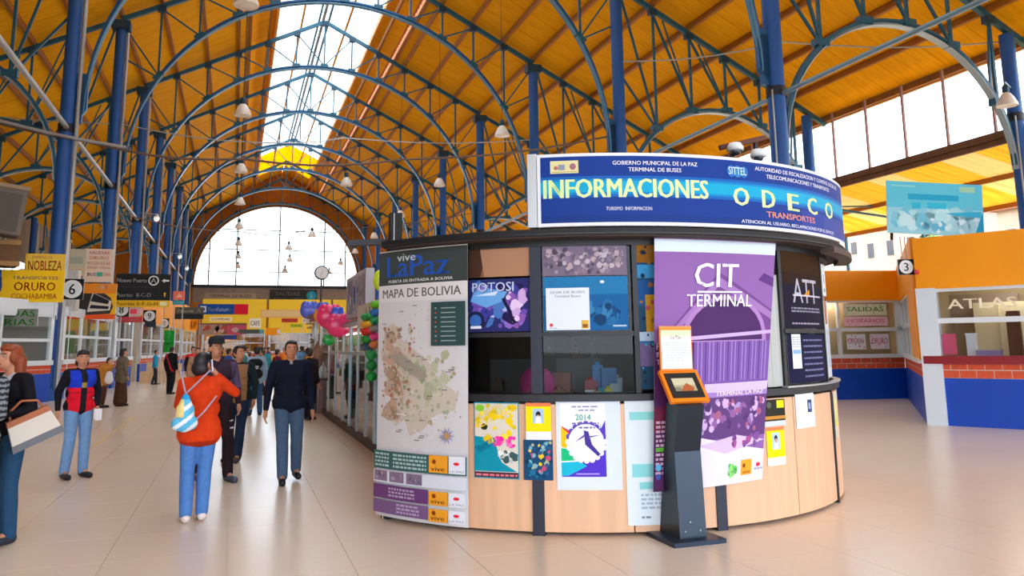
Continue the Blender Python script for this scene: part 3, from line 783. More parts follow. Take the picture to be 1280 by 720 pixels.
# security cameras above the board
sb = empty('camera_bracket', (4.9, 7.0, 2.63), label='rusty bracket with bar above the blue board that holds the two dome cameras', cat='bracket')
MB().bar((-.05, 0, 0), (-.05, 0, 1.05), .04, .04).bar((.25, 0, 0), (.25, 0, 1.08), .03, .03).build('upright', M_DARK, sb)
MB().bar((-.14, .08, 1.02), (.36, -.02, 1.14), .06, .05).build('arm', mat('rust_brown', '6a3f34', .8), sb)
for x, z, l in ((-.0, 1.03, 'left of the two white dome cameras above the blue board'), (.28, .98, 'right of the two white dome cameras above the blue board')):
    d = empty('security_camera', (4.86+x, 6.95, 2.66+z-.08), label=l, cat='camera', group='dome cameras')
    MB().lathe([(0, .07), (.06, .065), (.085, .02), (.085, -.015), (.06, -.02)], n=18).build('housing', M_WHITE, d)
    MB().ell((0, 0, -.02), (.055, .055, .05), 14, 8).build('dome', mat('smoked_dome', '3a4048', .1), d)

# ---- banners and posters on the booth
def ponto(name, a0, a1, z0, z1, R, base, draw, label, cat, group=None, m=None, fn=None):
    S = fn or cyl(a0, R); P = Print(S, grid=.05, gv=.08 if fn else None); w = aw(a0, a1, R); P.sheet(0, z0, w, z1, base); draw(P, w, z0, z1)
    c = S(w/2, z0, 0); o = P.build(name, m or M_PRINT, None, c); o.location = c
    tag(o, label, cat, group); return o
def d_map(P, w, a, b):
    X = lambda x: x*w; r = random.Random(3)
    H = lambda t: a+(b-a)*t
    P.rect(0, H(.865), w, b-.01, '3d4646'); P.text('LaPaz', X(.12), H(.895), .20, X(.7), '2456b8'); P.text('vive', X(.25), H(.955), .07, X(.22), 'c8d0d4')
    P.text('PUERTA DE ENTRADA A BOLIVIA', X(.5), H(.873), .028, X(.72), 'e8ecec', al='C')
    P.rect(0, H(.80), w, H(.865), 'd9dadc'); P.text('MAPA DE BOLIVIA', X(.5), H(.815), .085, X(.88), '53504e', al='C')
    P.rect(0, H(.235), w, H(.80), 'cfd0d4')
    pts = [(.10, .70), (.22, .72), (.3, .66), (.45, .62), (.6, .58), (.74, .50), (.92, .46), (.88, .40), (.7, .38), (.55, .32), (.42, .30), (.36, .36), (.25, .33), (.16, .38), (.2, .46), (.1, .52), (.05, .60)]
    P.poly([(X(x), H(y)) for x, y in pts], 'c6beb2')
    P.blots(X(.06), H(.34), X(.34), H(.70), 50, ['a8937c', 'b8a088', '9a7f66', 'b4a294', 'bf9f8e'], .02, .09, 4)
    P.blots(X(.3), H(.38), X(.85), H(.62), 40, ['a9b094', 'b4ba9e', 'c8c4ae', 'a4aa90'], .02, .08, 5)
    P.blots(X(.06), H(.36), X(.5), H(.72), 110, ['a4846c', 'b06a5c', '8f9a78', 'b89c80', '98765e', 'c8b49c'], .008, .03, 8); P.blots(X(.3), H(.34), X(.9), H(.6), 70, ['9aa886', 'b8b098', 'a8946e', 'c4c8b4'], .008, .028, 9)
    P.blots(X(.04), H(.30), X(.95), H(.78), 90, ['b8b8ba', '8a8a90', 'c2aaa0', 'a09a94'], .004, .012, 6)
    P.poly([(X(.2), H(.60)), (X(.34), H(.60)), (X(.6), H(.53)), (X(.58), H(.50)), (X(.3), H(.56))], '9c968a')
    for i in range(16):
        x, y = r.uniform(.05, .9), r.uniform(.26, .76); dx, dy = r.uniform(-.12, .12), r.uniform(-.05, .05)
        P.poly([(X(x), H(y)), (X(x+dx), H(y+dy)), (X(x+dx), H(y+dy)+.008), (X(x), H(y)+.008)], 'e2e2e6')
    for i in range(26):
        x, y = r.uniform(.05, .85), r.uniform(.28, .78); P.rect(X(x), H(y), X(x)+.06, H(y)+.008, '77777c')
    P.rect(X(.66), H(.63), X(.99), H(.79), '2f4b4c')
    for i in range(8): P.rect(X(.70), H(.645+i*.017), X(.70)+.02, H(.651+i*.017), ['c04a3a', '8aa0a0'][i % 2]); P.rect(X(.76), H(.646+i*.017), X(.9), H(.650+i*.017), '8fa5a6')
    for k in range(10):
        t = k*PI/5; c, s_ = math.cos(t), math.sin(t); cx, cy = X(.82), H(.31)
        P.poly([(cx-s_*.012, cy+c*.012), (cx+s_*.012, cy-c*.012), (cx+c*.085, cy+s_*.085)], '8c86b4', lift=(k == 0))
    P.ell(X(.82), H(.31), .03, .03, 'b8925a')
    P.rect(0, H(.175), w, H(.24), '33605f'); P.lines(.02, H(.18), X(.2), H(.235), 4, 'a8c4c4'); P.lines(X(.25), H(.18), X(.62), H(.235), 4, 'a8c4c4')
    P.rect(0, H(.125), w, H(.17), 'd4dcea')
    for i in range(3): P.rect(X(.01+.2*i), H(.13), X(.18+.2*i), H(.168), '84708c'); P.blots(X(.01+.2*i), H(.13), X(.18+.2*i), H(.168), 8, ['5a4a6a', 'a890a8', '6a6a84'], .01, .025, i)
    P.rect(0, H(.068), X(.64), H(.118), '6a3f78'); P.rect(0, H(.015), X(.64), H(.062), '7a5a8a'); P.lines(X(.2), H(.075), X(.5), H(.112), 3, 'b8a4c8'); P.lines(X(.3), H(.02), X(.55), H(.058), 3, 'b8a4c8')
    for z0, z1 in ((.18, .24), (.068, .115), (.012, .055)):
        P.rect(X(.65), H(z0), X(.83), H(z1), 'e8a028'); P.ell(X(.70), H((z0+z1)/2)+.02, .022, .02, '8a3a20'); P.text('vive', X(.67), H(z0)+.015, .035, X(.13), '5a2a14')
        P.rect(X(.84), H(z0), X(.99), H(z1), 'dfe6f2'); P.ell(X(.91), H((z0+z1)/2)+.012, .03, .014, 'e0203a'); P.text('LA PAZ', X(.85), H(z0)+.012, .018, X(.13), '8a94b0')
ponto('map_banner', -154.4, -133.0, .04, 2.55, KR+.06, 'd6d7da', d_map, 'tall hanging banner with a map headed MAPA DE BOLIVIA, left end of booth', 'banner', m=M_VINYL)
def d_potosi(P, w, a, b):
    P.rect(0, a, w, b, '2a2f6a'); P.blots(0, a, w, b, 60, ['6f4fb0', '3a3f9a', '8a6ac8', '4a78c0', '241f50', 'a8b8e8'], .03, .09, 11)
    P.poly([(.02, a+.28), (.05, a+.36), (w*.3, a+.40), (w*.65, a+.36), (w*.55, a+.27), (w*.3, a+.22)], '6aa8e8'); P.poly([(w*.1, a+.33), (w*.5, a+.37), (w*.45, a+.33)], 'd0e4fa')
    P.poly([(w*.55, a+.3), (w*.6, a+.3), (w*.85, a+.04), (w*.78, a+.03)], '1f1b40'); P.blots(w*.6, a, w, b, 16, ['c8a8e0', 'e0c8f0', '8a5ab0'], .02, .06, 12)
    P.ell(w*.12, a+.1, .09, .09, '1c2448'); P.ell(w*.12, a+.1, .06, .06, '3a6ab8')
    P.text('POTOSI', w*.08, b-.12, .085, w*.68, '1a2a6a'); P.text('POTOSI', w*.07, b-.115, .085, w*.68, 'c8d4f4'); P.rect(.02, a+.03, w*.22, a+.055, 'e8ecf8')
def pg(name, a0, a1, z0, z1, base, draw, label, cat='poster', R=KR-.03, group=None): return ponto(name, a0, a1, z0, z1, R, base, draw, label, cat, group)
pg('poster', -133.7, -122.0, 1.74, 2.22, '2a2f6a', d_potosi, 'purple and blue poster reading POTOSI in the booth window')
pg('paper_sheet', -133.7, -122.0, 2.24, 2.50, '8a5f44', lambda P, w, a, b: P.poly([(0, a), (.12, a), (.2, b), (0, b)], '4a3024').poly([(.16, a), (w, a), (w, b), (.12, b)], 'b08468'), 'crumpled brown paper sheet above the POTOSI poster', 'paper')
def d_crowd(P, w, a, b): P.blots(0, a, w, b, 120, ['8a7a90', '6a6078', 'a898a8', 'b8a4ac', '544a5c', '9a8a94', 'c0b4c0'], .012, .04, 21)
pg('poster', -119.6, -104.7, 2.23, 2.50, '7a6f84', d_crowd, 'wide photo poster of a hillside town at the top of the second booth window')
def d_blue(P, w, a, b):
    P.rect(0, a, w, b, '1f5f9a'); P.rect(0, b-.16, w, b, '2a78ae'); P.blots(0, a, w, a+.3, 40, ['1a4a7c', '2a6a9e', '184068', '3a7cae'], .03, .08, 22); P.rect(w-.14, a+.03, w-.02, a+.045, 'a8c4dc'); P.ell(w*.7, b-.05, .02, .014, 'd8e8f0')
pg('poster', -119.6, -104.7, 1.74, 2.22, '1f5f9a', d_blue, 'deep blue poster filling the second booth window, behind the white notice')
pg('notice', -119.1, -111.5, 1.745, 2.12, 'dbe7f2', lambda P, w, a, b: P.text('GUIA DE BUSES', w/2, b-.05, .022, w*.8, '7a8494', al='C').text('Terminal Buses', w/2, b-.085, .022, w*.6, '7a8494', al='C').rect(w-.075, a+.01, w-.01, a+.085, 'd9b04a').rect(w-.065, a+.02, w-.02, a+.05, '8a5a2a').ell(.045, a+.045, .016, .016, 'd8404a').lines(.03, a+.012, .1, a+.025, 1, '9aa4b4'), 'white square notice with small yellow emblem on the deep blue poster', 'notice', R=KR-.02)
def d_strip(P, w, a, b):
    P.rect(0, b-.3, w, b-.18, '3a8ac0'); P.rect(0, b-.16, w, b, '8a5a1c'); P.rect(0, b-.55, w, b-.32, '1f4f8a'); P.rect(w*.4, b-.8, w, b-.45, 'b88a20'); P.rect(0, b-1.0, w, b-.82, '2a6a9a'); P.rect(0, a+.2, w, a+.4, '6a5a86'); P.rect(0, a+.42, w, a+.5, 'a8c0d8'); P.blots(0, a, w, b, 24, ['1c2a40', 'b04a5a', '3a9ac8', '88603a', '20303c'], .01, .035, 31)
pg('poster', -103.0, -99.6, 1.22, 2.5, '24455f', d_strip, 'narrow stack of coloured leaflets in the window left of the purple banner', R=KR-.02)
# lower posters on the wood
def d_fest(P, w, a, b):
    P.rect(.01, a+.01, w-.01, b-.01, 'd8d4c8'); P.poly([(.01, a+.06), (.01, a+.36), (w*.45, a+.34), (w*.62, a+.14), (w*.95, a+.06)], '1292ac')
    P.blots(.0, a+.25, w, b, 30, ['f0d010', 'e8c818', '28301c', 'f4e040', 'd8c020'], .02, .045, 41)
    P.text('FESTIVAL', .04, a+.42, .07, w*.8, 'f2d21a', rot=.42); P.text('DE TEATRO', .04, a+.50, .05, w*.6, 'e8c81a', rot=.42); P.ell(.06, b-.05, .045, .03, '8ac838')
    P.blots(w*.4, a+.25, w-.01, a+.38, 22, ['f040a8', 'e82a98', 'f878c0'], .015, .04, 42); P.blots(w*.5, a+.12, w, a+.25, 12, ['e8ecec', 'b8c4c8', '3a5a5c'], .02, .04, 43)
    P.text('TRAMOYA', .04, a+.2, .07, w*.5, '0a7490', rot=.5); P.rect(.01, a+.01, w-.01, a+.055, '50303a'); P.lines(.02, a+.015, w-.02, a+.045, 1, 'e07a90')
pg('poster', -132.4, -124.1, .46, 1.115, '1292ac', d_fest, 'teal and yellow festival poster with pink lettering on the wood base', R=KR+.004)
pg('poster', -123.3, -118.3, .46, .80, '1c4a72', lambda P, w, a, b: P.blots(0, a, w, b, 60, ['1d6f96', '2a5a8a', '78b0c4', '184860', 'e8c030', 'c04a70', 'a8b48c', '0f3c5c'], .012, .035, 51), 'small poster of blue and teal bubbles below the yellow notice on the post', R=KR+.018)
def d_yel(P, w, a, b):
    P.rect(0, a+.07, w, b, 'f0e010'); P.rect(0, b-.03, w, b, 'e88050'); P.rect(w*.28, a+.14, w*.72, b-.05, 'a9c8e0'); P.ell(w*.5, b-.10, .022, .028, '2a2430'); P.ell(w*.5, b-.12, .017, .02, 'c89880'); P.poly([(w*.36, a+.14), (w*.64, a+.14), (w*.58, a+.20), (w*.42, a+.20)], 'f0f0f4'); P.rect(.01, a+.01, w-.01, a+.06, 'e8ecf2')
pg('notice', -122.8, -118.5, .80, 1.115, 'e8ecf2', d_yel, 'yellow notice with small portrait on the dark post, left side of the booth', 'notice', R=KR+.026, group='yellow portrait notices')
def d_wheel(P, w, a, b):
    P.rect(.035, a+.11, w*.76, b-.015, 'eef0f8'); cx, cy = w*.46, a+.40
    P.poly([(w*.76, a+.11), (w*.76, b-.16), (w*.60, a+.42), (w*.3, a+.2), (.035, a+.11)], '5238c8')
    P.poly([(.04, a+.54), (.18, a+.46), (.14, a+.40)], 'e83a3a'); P.poly([(.04, a+.53), (.16, a+.43), (.13, a+.34), (.04, a+.36)], 'f0c020'); P.poly([(.04, a+.35), (.14, a+.34), (.2, a+.25), (.04, a+.24)], '20c080'); P.poly([(.04, a+.23), (.2, a+.24), (.26, a+.2), (.1, a+.12), (.04, a+.12)], '20b8d8')
    P.poly([(w*.6, a+.44), (w*.68, a+.5), (w*.7, a+.56), (w*.66, a+.5)], '18a890')
    for k in range(20):
        t = 2*PI*k/20; P.ell(cx+.155*math.cos(t), cy+.155*math.sin(t), .026, .026, 'eef0f8' if k > 9 or k < 1 else '5a48c0', 8, lift=(k == 0))
    P.ell(cx, cy, .155, .155, 'eef0f8'); P.poly([(cx-.02, cy+.10), (cx+.02, cy+.09), (cx+.05, cy-.02), (cx+.12, cy-.1), (cx+.10, cy-.12), (cx-.01, cy-.02)], '4a3a9a'); P.poly([(cx-.1, cy), (cx-.01, cy+.07), (cx-.02, cy+.04)], '6a5ab0'); P.poly([(cx+.02, cy+.05), (cx+.13, cy+.06), (cx+.02, cy+.035)], '6a5ab0')
    P.text('2014', w*.42, b-.16, .05, .13, '30a890', al='C'); P.lines(.14, b-.055, w*.66, b-.035, 1, '8a8ab8'); P.lines(.2, b-.085, w*.6, b-.065, 1, '8a8ab8'); P.lines(.14, b-.2, w*.66, b-.175, 1, '6a6ab0'); P.lines(.2, b-.235, w*.6, b-.21, 1, '6a6ab0')
    P.rect(w*.3, a+.13, w*.65, a+.14, 'b8a8f0')
pg('poster', -117.7, -106.8, .38, 1.125, 'd6e2f0', d_wheel, 'white poster with violet corner and white cogwheel emblem on the wood base', R=KR+.004)
def d_board(P, w, a, b):
    P.rect(.04, b-.18, .35, b-.11, '8ed8d8'); P.rect(.05, b-.66, .4, b-.55, '8ad6dc'); P.rect(.11, b-.76, .4, b-.70, '8ad6dc'); P.lines(.12, b-.93, .42, b-.79, 4, 'a8bcd0'); P.lines(.12, a+.05, .2, a+.08, 1, '808a94')
pg('notice_board', -106.1, -95.2, .085, 1.14, 'dce9f2', d_board, 'white information panel with turquoise headings, half hidden by the purple banner', 'panel', R=KR+.004)
def d_cit(P, w, a, b):
    P.rect(0, a, w, b-.01, '8a5fa6'); X = lambda x: x*w; H = lambda t: a+(b-a)*t
    P.rect(0, b-.13, w, b-.015, 'd5e4f2')
    P.poly([(0, H(.55)), (X(.5), H(.86)), (w, H(.70)), (w, H(.50)), (0, H(.50))], '6f4288'); P.poly([(X(.03), H(.56)), (X(.5), H(.84)), (w, H(.69)), (w, H(.66)), (X(.5), H(.80)), (X(.06), H(.55))], '9a72b4')
    P.poly([(X(.2), H(.57))]+[(X(.58)+X(.38)*math.cos(t), H(.57)+.42*math.sin(t)) for t in [PI*i/14 for i in range(14, -1, -1)]], 'a67cbc')
    P.poly([(X(.24), H(.575))]+[(X(.58)+X(.34)*math.cos(t), H(.575)+.37*math.sin(t)) for t in [PI*i/14 for i in range(14, -1, -1)]], '451c5c')
    P.poly([(X(.85), H(.83)), (w, H(.80)), (w, H(.84)), (X(.9), H(.86))], '5a2c7c')
    P.rect(X(.12), H(.40), w, H(.57), '7450a0')
    for i in range(24): P.rect(X(.2)+i*X(.033), H(.41), X(.2)+i*X(.033)+.010, H(.57), 'a088c8' if i % 3 else '4a2c7c', lift=(i == 0))
    P.poly([(X(.16), H(.575)), (w, H(.60)), (w, H(.615)), (X(.16), H(.59))], 'c0a8e4')
    P.rect(X(.4), H(.365), w, H(.40), 'c8b8d8'); P.rect(X(.4), H(.345), w, H(.365), '9a7ac0'); P.text('TERMINAL LA PAZ', X(.5), H(.35), .035, X(.46), 'e8dcf4')
    P.rect(X(.3), H(.18), w, H(.345), '5c3876'); P.blots(X(.3), H(.19), w, H(.345), 70, ['a890c8', '4a2c66', '8a5a9c', '5a3a74', 'c8a8d8', 'a05a80'], .02, .06, 61)
    P.poly([(X(.3), H(.0)), (w, H(.0)), (w, H(.12)), (X(.8), H(.14)), (X(.3), H(.20))], 'dcd6ea'); P.poly([(X(.35), H(.16)), (X(.7), H(.19)), (w, H(.16)), (X(.6), H(.12))], 'cbb4d8'); P.blots(X(.6), H(.13), X(.95), H(.2), 14, ['7a4a90', 'a04a90', '5a3070'], .02, .05, 62)
    P.rect(0, a, X(.3), H(.57), '4c1c54'); P.text('PUNTO', .02, H(.545), .055, X(.2), 'd8c8e8'); P.text('INFORMACION', .02, H(.515), .045, X(.26), 'd8c8e8'); P.text('TURISTICA', .02, H(.485), .045, X(.24), 'd8c8e8')
    P.rect(0, H(.22), X(.3), H(.32), '6a1c3c'); P.lines(.02, H(.06), X(.28), H(.27), 12, 'c8a8c4'); P.rect(.02, H(.15), X(.2), H(.165), '5ab03a'); P.ell(.05, H(.09), .03, .03, '58b8e8'); P.ell(.05, H(.055), .026, .026, '3a58b0')
    P.blots(X(.62), H(.02), X(.74), H(.085), 12, ['5ac05a', '88d870', '3a9a4a'], .02, .05, 63); P.rect(X(.76), H(.028), X(.87), H(.088), 'f0a020'); P.ell(X(.79), H(.065), .02, .02, '8a3a14'); P.text('vive', X(.775), H(.032), .035, X(.08), '7a3a10'); P.ell(X(.94), H(.062), .03, .018, 'e0203a'); P.lines(X(.9), H(.04), X(.99), H(.052), 1, '9098b8')
    P.text('CIT', X(.30), H(.795), .22, X(.36), 'f2f2fb'); P.rect(X(.32), H(.772), X(.70), H(.779), 'f2f2fb'); P.text('TERMINAL', X(.24), H(.715), .11, X(.55), 'f2f2fb')
def taper(u, v, n):
    W0 = aw(-100.2, -74.6, KR+.08); t = (2.56-v)/2.19; a = math.radians(-100.2-1.9*t+(u/W0)*(25.6-4.8*t))
    R = KR+.07+.02*math.sin(u*3+v); return Vector((KC[0]+(R+n)*math.cos(a), KC[1]+(R+n)*math.sin(a), v+.04*t*(u/W0)))
ponto('cit_banner', -100.2, -74.6, .37, 2.56, KR+.08, '9a78c4', d_cit, 'tall purple banner reading CIT TERMINAL hanging behind the touch screen stand', 'banner', m=M_VINYL, fn=taper)['label']
bpy.data.objects['cit_banner'].name = 'terminal_banner'
# right end
pg('curtain', -76.5, -71.9, 1.2, 2.26, 'b4bab6', lambda P, w, a, b: P.rect(w*.3, a, w*.36, b, 'a4aaa6').rect(w*.7, a, w*.74, b, 'c2c6c4'), 'grey white roller blind between the purple banner and the black poster', 'blind', R=KR-.04)
pg('curtain', -78.0, -72.0, 2.26, 2.50, '1a1c1e', lambda P, w, a, b: P.rect(0, a, w, b, '141618'), 'black cloth above the grey white roller blind', 'blind', R=KR-.038)
bpy.data.objects['curtain'].name = 'roller_blind'
def d_att(P, w, a, b):
    P.rect(0, a, w, b, '1c1a2e'); P.rect(0, b-.32, w, b, '2e1e18'); P.rect(0, b-.2, w, b, '3a2410'); P.text('ATT', w*.2, b-.5, .24, w*.62, 'b4b4c4', bold=False); P.poly([(w*.45, b-.42), (w*.6, b-.36), (w*.6, b-.42)], 'd88a20'); P.rect(w*.2, b-.435, w*.95, b-.42, 'c8c8d4'); P.lines(w*.15, b-.60, w*.9, b-.54, 2, '8a8a9c'); P.lines(w*.15, a+.03, w*.85, a+.06, 1, '9a9aac')
pg('poster', -71.0, -53.0, 1.75, 2.5, '1c1a2e', d_att, 'black poster with the thin letters ATT in the right booth window', R=KR-.02)
pg('poster', -70.6, -53.2, 1.22, 1.69, '1a1a3a', lambda P, w, a, b: P.rect(0, a, w, b, '1b1b3c').lines(w*.35, a+.03, w*.9, b-.03, 7, '7a7aa4', fill=.3), 'dark blue text panel under the ATT poster', R=KR-.02)
pg('notice', -69.2, -66.0, 1.36, 1.69, 'dfe8f4', lambda P, w, a, b: P.rect(.01, a+.14, w-.01, a+.18, '88b0e0').lines(.01, a+.2, w-.01, b-.02, 5, 'a8b4c4'), 'narrow white slip taped on the dark blue text panel', 'notice', R=KR-.01)
pg('notice', -78.9, -73.2, .85, 1.09, '30302a', lambda P, w, a, b: P.rect(w*.6, b-.08, w*.95, b-.01, 'd8d820').rect(0, a+.06, w, a+.09, 'c08a3a').rect(0, a, w, a+.045, 'c8d0d8').ell(.07, b-.05, .03, .03, '586058'), 'black notice with yellow corner above the right portrait notice', 'notice', R=KR+.004)
pg('notice', -78.6, -73.9, .50, .84, 'e8ecf2', d_yel, 'yellow notice with small portrait on the wood, right side of the booth', 'notice', R=KR+.004, group='yellow portrait notices')
pg('notice', -69.8, -62.8, .80, 1.12, 'e2e8f6', lambda P, w, a, b: P.rect(w*.5, a+.03, w*.98, b, 'eef2fa').rect(w*.6, a+.14, w*.85, a+.26, '3a4a7a').rect(w*.66, a+.17, w*.78, a+.23, '9aa8c8'), 'white folded sheet with small blue picture pinned near the right end', 'notice', R=KR+.004)
pg('notice', -50.8, -46.4, 2.10, 2.44, 'dde4e6', lambda P, w, a, b: P.ell(w/2, a+.18, .04, .06, 'c0a8a0').rect(w*.3, a+.04, w*.7, a+.08, '8a98a4'), 'small framed white notice in the last right window of the booth', 'notice', R=KR-.02)
pg('poster', -50.6, -44, 1.24, 2.05, 'c4ccd4', lambda P, w, a, b: P.rect(w*.2, b-.25, w*.6, b, 'a86a2c').rect(w*.35, a+.1, w*.8, b-.3, 'a9b6c8'), 'pale leaflet display in the last right window of the booth', R=KR-.03)
pg('notice', -50.4, -46.8, .62, 1.08, 'c8ccc0', lambda P, w, a, b: P.rect(w*.1, a+.12, w*.9, b-.05, 'd0d890').ell(w*.5, a+.16, .04, .05, 'd8c820'), 'yellow green leaflet on the last wood panel past the thin post', 'notice', R=KR+.004)

# ---- things seen on the counter through the windows
def kpos(a, r, z): t = math.radians(a); return Vector((KC[0]+r*math.cos(t), KC[1]+r*math.sin(t), z))
def kthing(name, a, r, mb, m, label, cat, z=1.08):
    p = kpos(a, r, z); o = mb.build(name, m); o.location = p; o.rotation_euler = (0, 0, math.radians(a+90)); return tag(o, label, cat)
kthing('cushion', -122.9, 2.45, MB().ell((0, 0, .17), (.17, .11, .17), 18, 12), mat('pink_plush', 'd42a86', .9), 'round pink cushion on the counter beside the dark window post', 'cushion')
kthing('monitor', -129.5, 2.3, MB().box((0, 0, .24), (.5, .03, .32)).box((0, .04, .05), (.08, .06, .12)).box((0, .03, .005), (.24, .16, .01)), mat('dark_screen', '2a3034', .5), 'computer monitor behind the left booth window', 'monitor')
kthing('monitor', -113.5, 2.0, MB().box((0, 0, .25), (.46, .03, .3)).box((0, .04, .05), (.08, .06, .12)).box((0, .03, .005), (.24, .16, .01)), mat('dark_screen2', '2c2e30', .5), 'second computer monitor behind the middle booth window', 'monitor')
cols = ['2a7ab8', '1a9aa8', 'd8c860', 'b8c4d0', '8a3a2a', 'e0e4e8', '3a5aa0', '30a070']
wds = ['blue', 'teal', 'yellow', 'grey', 'dark red', 'white', 'navy', 'green']
for i, (a, r, w, h) in enumerate([(-107, 2.4, .14, .30), (-108.6, 2.5, .1, .12), (-110, 2.52, .07, .09), (-106, 2.5, .1, .16), (-117.5, 2.35, .16, .26), (-111.4, 2.45, .08, .1), (-131.5, 2.52, .16, .07), (-112.5, 2.5, .12, .05)]):
    kthing('box', a, r, MB().box((0, 0, h/2), (w, w*.6, h)).box((0, 0, h+.005), (w*1.06, w*.66, .02)), mat(f'carton_{wds[i]}'.replace(' ', '_'), cols[i], .5), f'{wds[i]} {"tall " if h > .2 else "small "}box on the counter behind the glass', 'box')
for i, (a, w, c) in enumerate([(-116.5, .42, 'b8c8e8'), (-126.5, .34, 'c4ccd8')]):
    kthing('paper_stack', a, 2.45, MB().box((0, 0, .02), (w, .22, .04)).box((.02, .01, .045), (w*.9, .2, .01), .05), mat('paper_'+c, c, .6), ['stack of pale blue leaflets behind the middle booth window', 'stack of white leaflets behind the left booth window'][i], 'papers')
for i, (a, r, z, w, h, c, nm_) in enumerate([(-109.2, 2.3, 1.08, .1, .34, '1f8ad0', 'bright blue bottle rack'), (-105.2, 2.35, 1.08, .12, .22, 'c8ccd4', 'grey file holder'), (-114.8, 2.5, 1.08, .2, .05, 'b06a3a', 'flat brown tray'), (-132.6, 2.4, 1.08, .1, .2, '3a2a20', 'dark brown vase shape'), (-126.2, 2.2, 1.08, .3, .14, '4a3a30', 'brown drawer unit'), (-118.2, 2.45, 1.08, .12, .12, '8a5030', 'rust coloured tin'), (-107.6, 2.55, 1.08, .07, .13, 'e8d040', 'little yellow jar'), (-110.9, 2.3, 1.08, .12, .2, 'b83040', 'red folder box')]):
    kthing('desk_item', a, r, MB().box((0, 0, h/2), (w, w*.5, h)).lathe([(w*.3, h), (w*.25, h+.03), (0, h+.03)], n=12), mat('item_'+c, c, .5), f'{nm_} on the counter inside the booth', 'item')
for i, (a, z0, z1, wa, c, l) in enumerate([(-131, 1.5, 2.0, 5, '5a6a4a', 'dim green wall chart far inside the booth, left'), (-117, 1.45, 1.9, 4, '8a4a34', 'dim rust wall chart inside the booth, middle'), (-110, 1.4, 2.0, 5, '3f5a52', 'dim teal wall chart inside the booth, right')]):
    pg('wall_chart', a, a+wa, z0, z1, c, (lambda cc: lambda P, w, a_, b_: P.blots(0, a_, w, b_, 14, [cc, '2a2a26', '7a8068'], .01, .03, 3))(c), l, 'chart', R=1.3)
kthing('cup', -123.9, 2.62, MB().lathe([(0, 0), (.03, 0), (.036, .11), (.03, .11), (.025, .01)], n=14), mat('red_white_cup', 'd06a78', .5), 'small pink cup at the foot of the dark window post', 'cup')

# ---- self-service touch screen stand
ts = empty('touch_screen_stand', (3.62, 6.2, 0), label='black touch screen stand with orange framed screen in front of purple banner', cat='kiosk')
M_STB = mat('charcoal_sheet_metal', '1d2834', .35, metal=.3); M_STF = mat('slate_front_sheet', '24364a', .35, metal=.2)
M_ORG = mat('orange_gloss_frame', 'f08218', .35)
MB().prism([(-.25, 0), (.22, 0), (.22, .035), (-.25, .035)], -.24, .24, 'x').build('base_plate', mat('navy_base_plate', '1a2c42', .4, metal=.3), ts)
prof = [(-.13, .035), (.20, .035), (.0, 1.12), (-.10, 1.14), (-.19, 1.10), (-.095, .72)]
MB().prism(prof, -.12, .13, 'x').build('column', M_STB, ts)
MB().prism([(-.133, .05), (-.13, .05), (-.097, .72), (-.10, .72)], -.12, .13, 'x').build('front_cover', M_STF, ts)
for x, z in ((-.02, .16), (-.07, .09), (.07, .09)): MB().ell((x, -.135, z), (.009, .006, .009), 8, 6).build('screw', M_GALV, ts)
d = Vector((0, .17, .22)).normalized(); c0 = Vector((.015, -.165, 1.12)); nrm = Vector((1, 0, 0)).cross(d)
def slab(w, h, th, off, m, name, par):
    mb = MB(); c = c0+d*.165+nrm*off; mb.bar(c-d*(h/2), c+d*(h/2), w, th, up=nrm); return mb.build(name, m, par)
scr = slab(.37, .32, .035, .0, M_ORG, 'screen_frame', ts); slab(.31, .25, .006, .019, M_BLACK, 'bezel', scr)
SP = flat(ts.location+c0+d*.165+nrm*.0235-Vector((.105, 0, 0))-d*.06, (1, 0, 0), d)
M_SCR = mat_attr('screen_glow', .15, .5, emit=.5)
P = Print(SP); P.rect(0, 0, .21, .13, '8a8468').rect(0, .06, .21, .13, 'a09c84').poly([(.05, .0), (.09, .05), (.13, .08), (.19, .03), (.17, 0)], '8a4a2c').rect(.0, 0, .06, .04, '6a6a5a')
P.build('screen', M_SCR, ts, ts.location)
MB().bb(-.16, .155, -.0, .02, 1.385, 1.765).build('sign_plate', M_ORG, ts)
P = Print(flat(ts.location+Vector((-.15, -.004, 1.40)), (1, 0, 0))); P.rect(0, 0, .295, .34, 'e2ecea').rect(0, .28, .295, .33, 'cfe8b8').text('La Paz', .147, .255, .03, .1, 'd08a60', al='C').lines(.04, .06, .26, .235, 8, 'b8c8cc', fill=.35).rect(0, .33, .295, .345, 'f0902a')
P.build('instruction_sheet', M_PRINT, ts, ts.location)

# ------------------------------------------------------------------ glass shop row behind the booth on the left
M_ALU = mat('grey_aluminium', '9aa4a8', .35, metal=.4); M_ALUB = mat('pale_blue_aluminium', '9cc0d4', .35, metal=.2)
M_PLINTH = mat('dark_plinth', '3a2e28', .6)
sh = empty('glass_shop', (2.1, 11.7, 0), label='long glass fronted shop with aluminium frames behind the booth', cat='shop')
def bbp(n, m, p, *a): return MB().bb(*a).build(n, m, p)
bbp('plinth', M_PLINTH, sh, -.02, .35, 0, 9.2, 0, .14)
bbp('header', mat('beige_header', 'c8bfb2', .6), sh, -.02, .06, 0, 3.1, 1.95, 2.35)
bbp('rail', M_ALU, sh, -.03, .05, 0, 9.2, 1.48, 1.53); bbp('top_rail', M_ALU, sh, -.03, .05, 3.1, 9.2, 2.0, 2.08)
SY = [0, 1.1, 2.1, 3.1, 4.1, 5.2, 6.5, 7.8, 9.2]
for i, y in enumerate(SY):
    bbp('mullion', M_ALUB if i in (1, 4) else M_ALU, sh, -.02, .03, y-(.09 if i in (1, 4) else .035), y+(.09 if i in (1, 4) else .035), .14, 2.0)
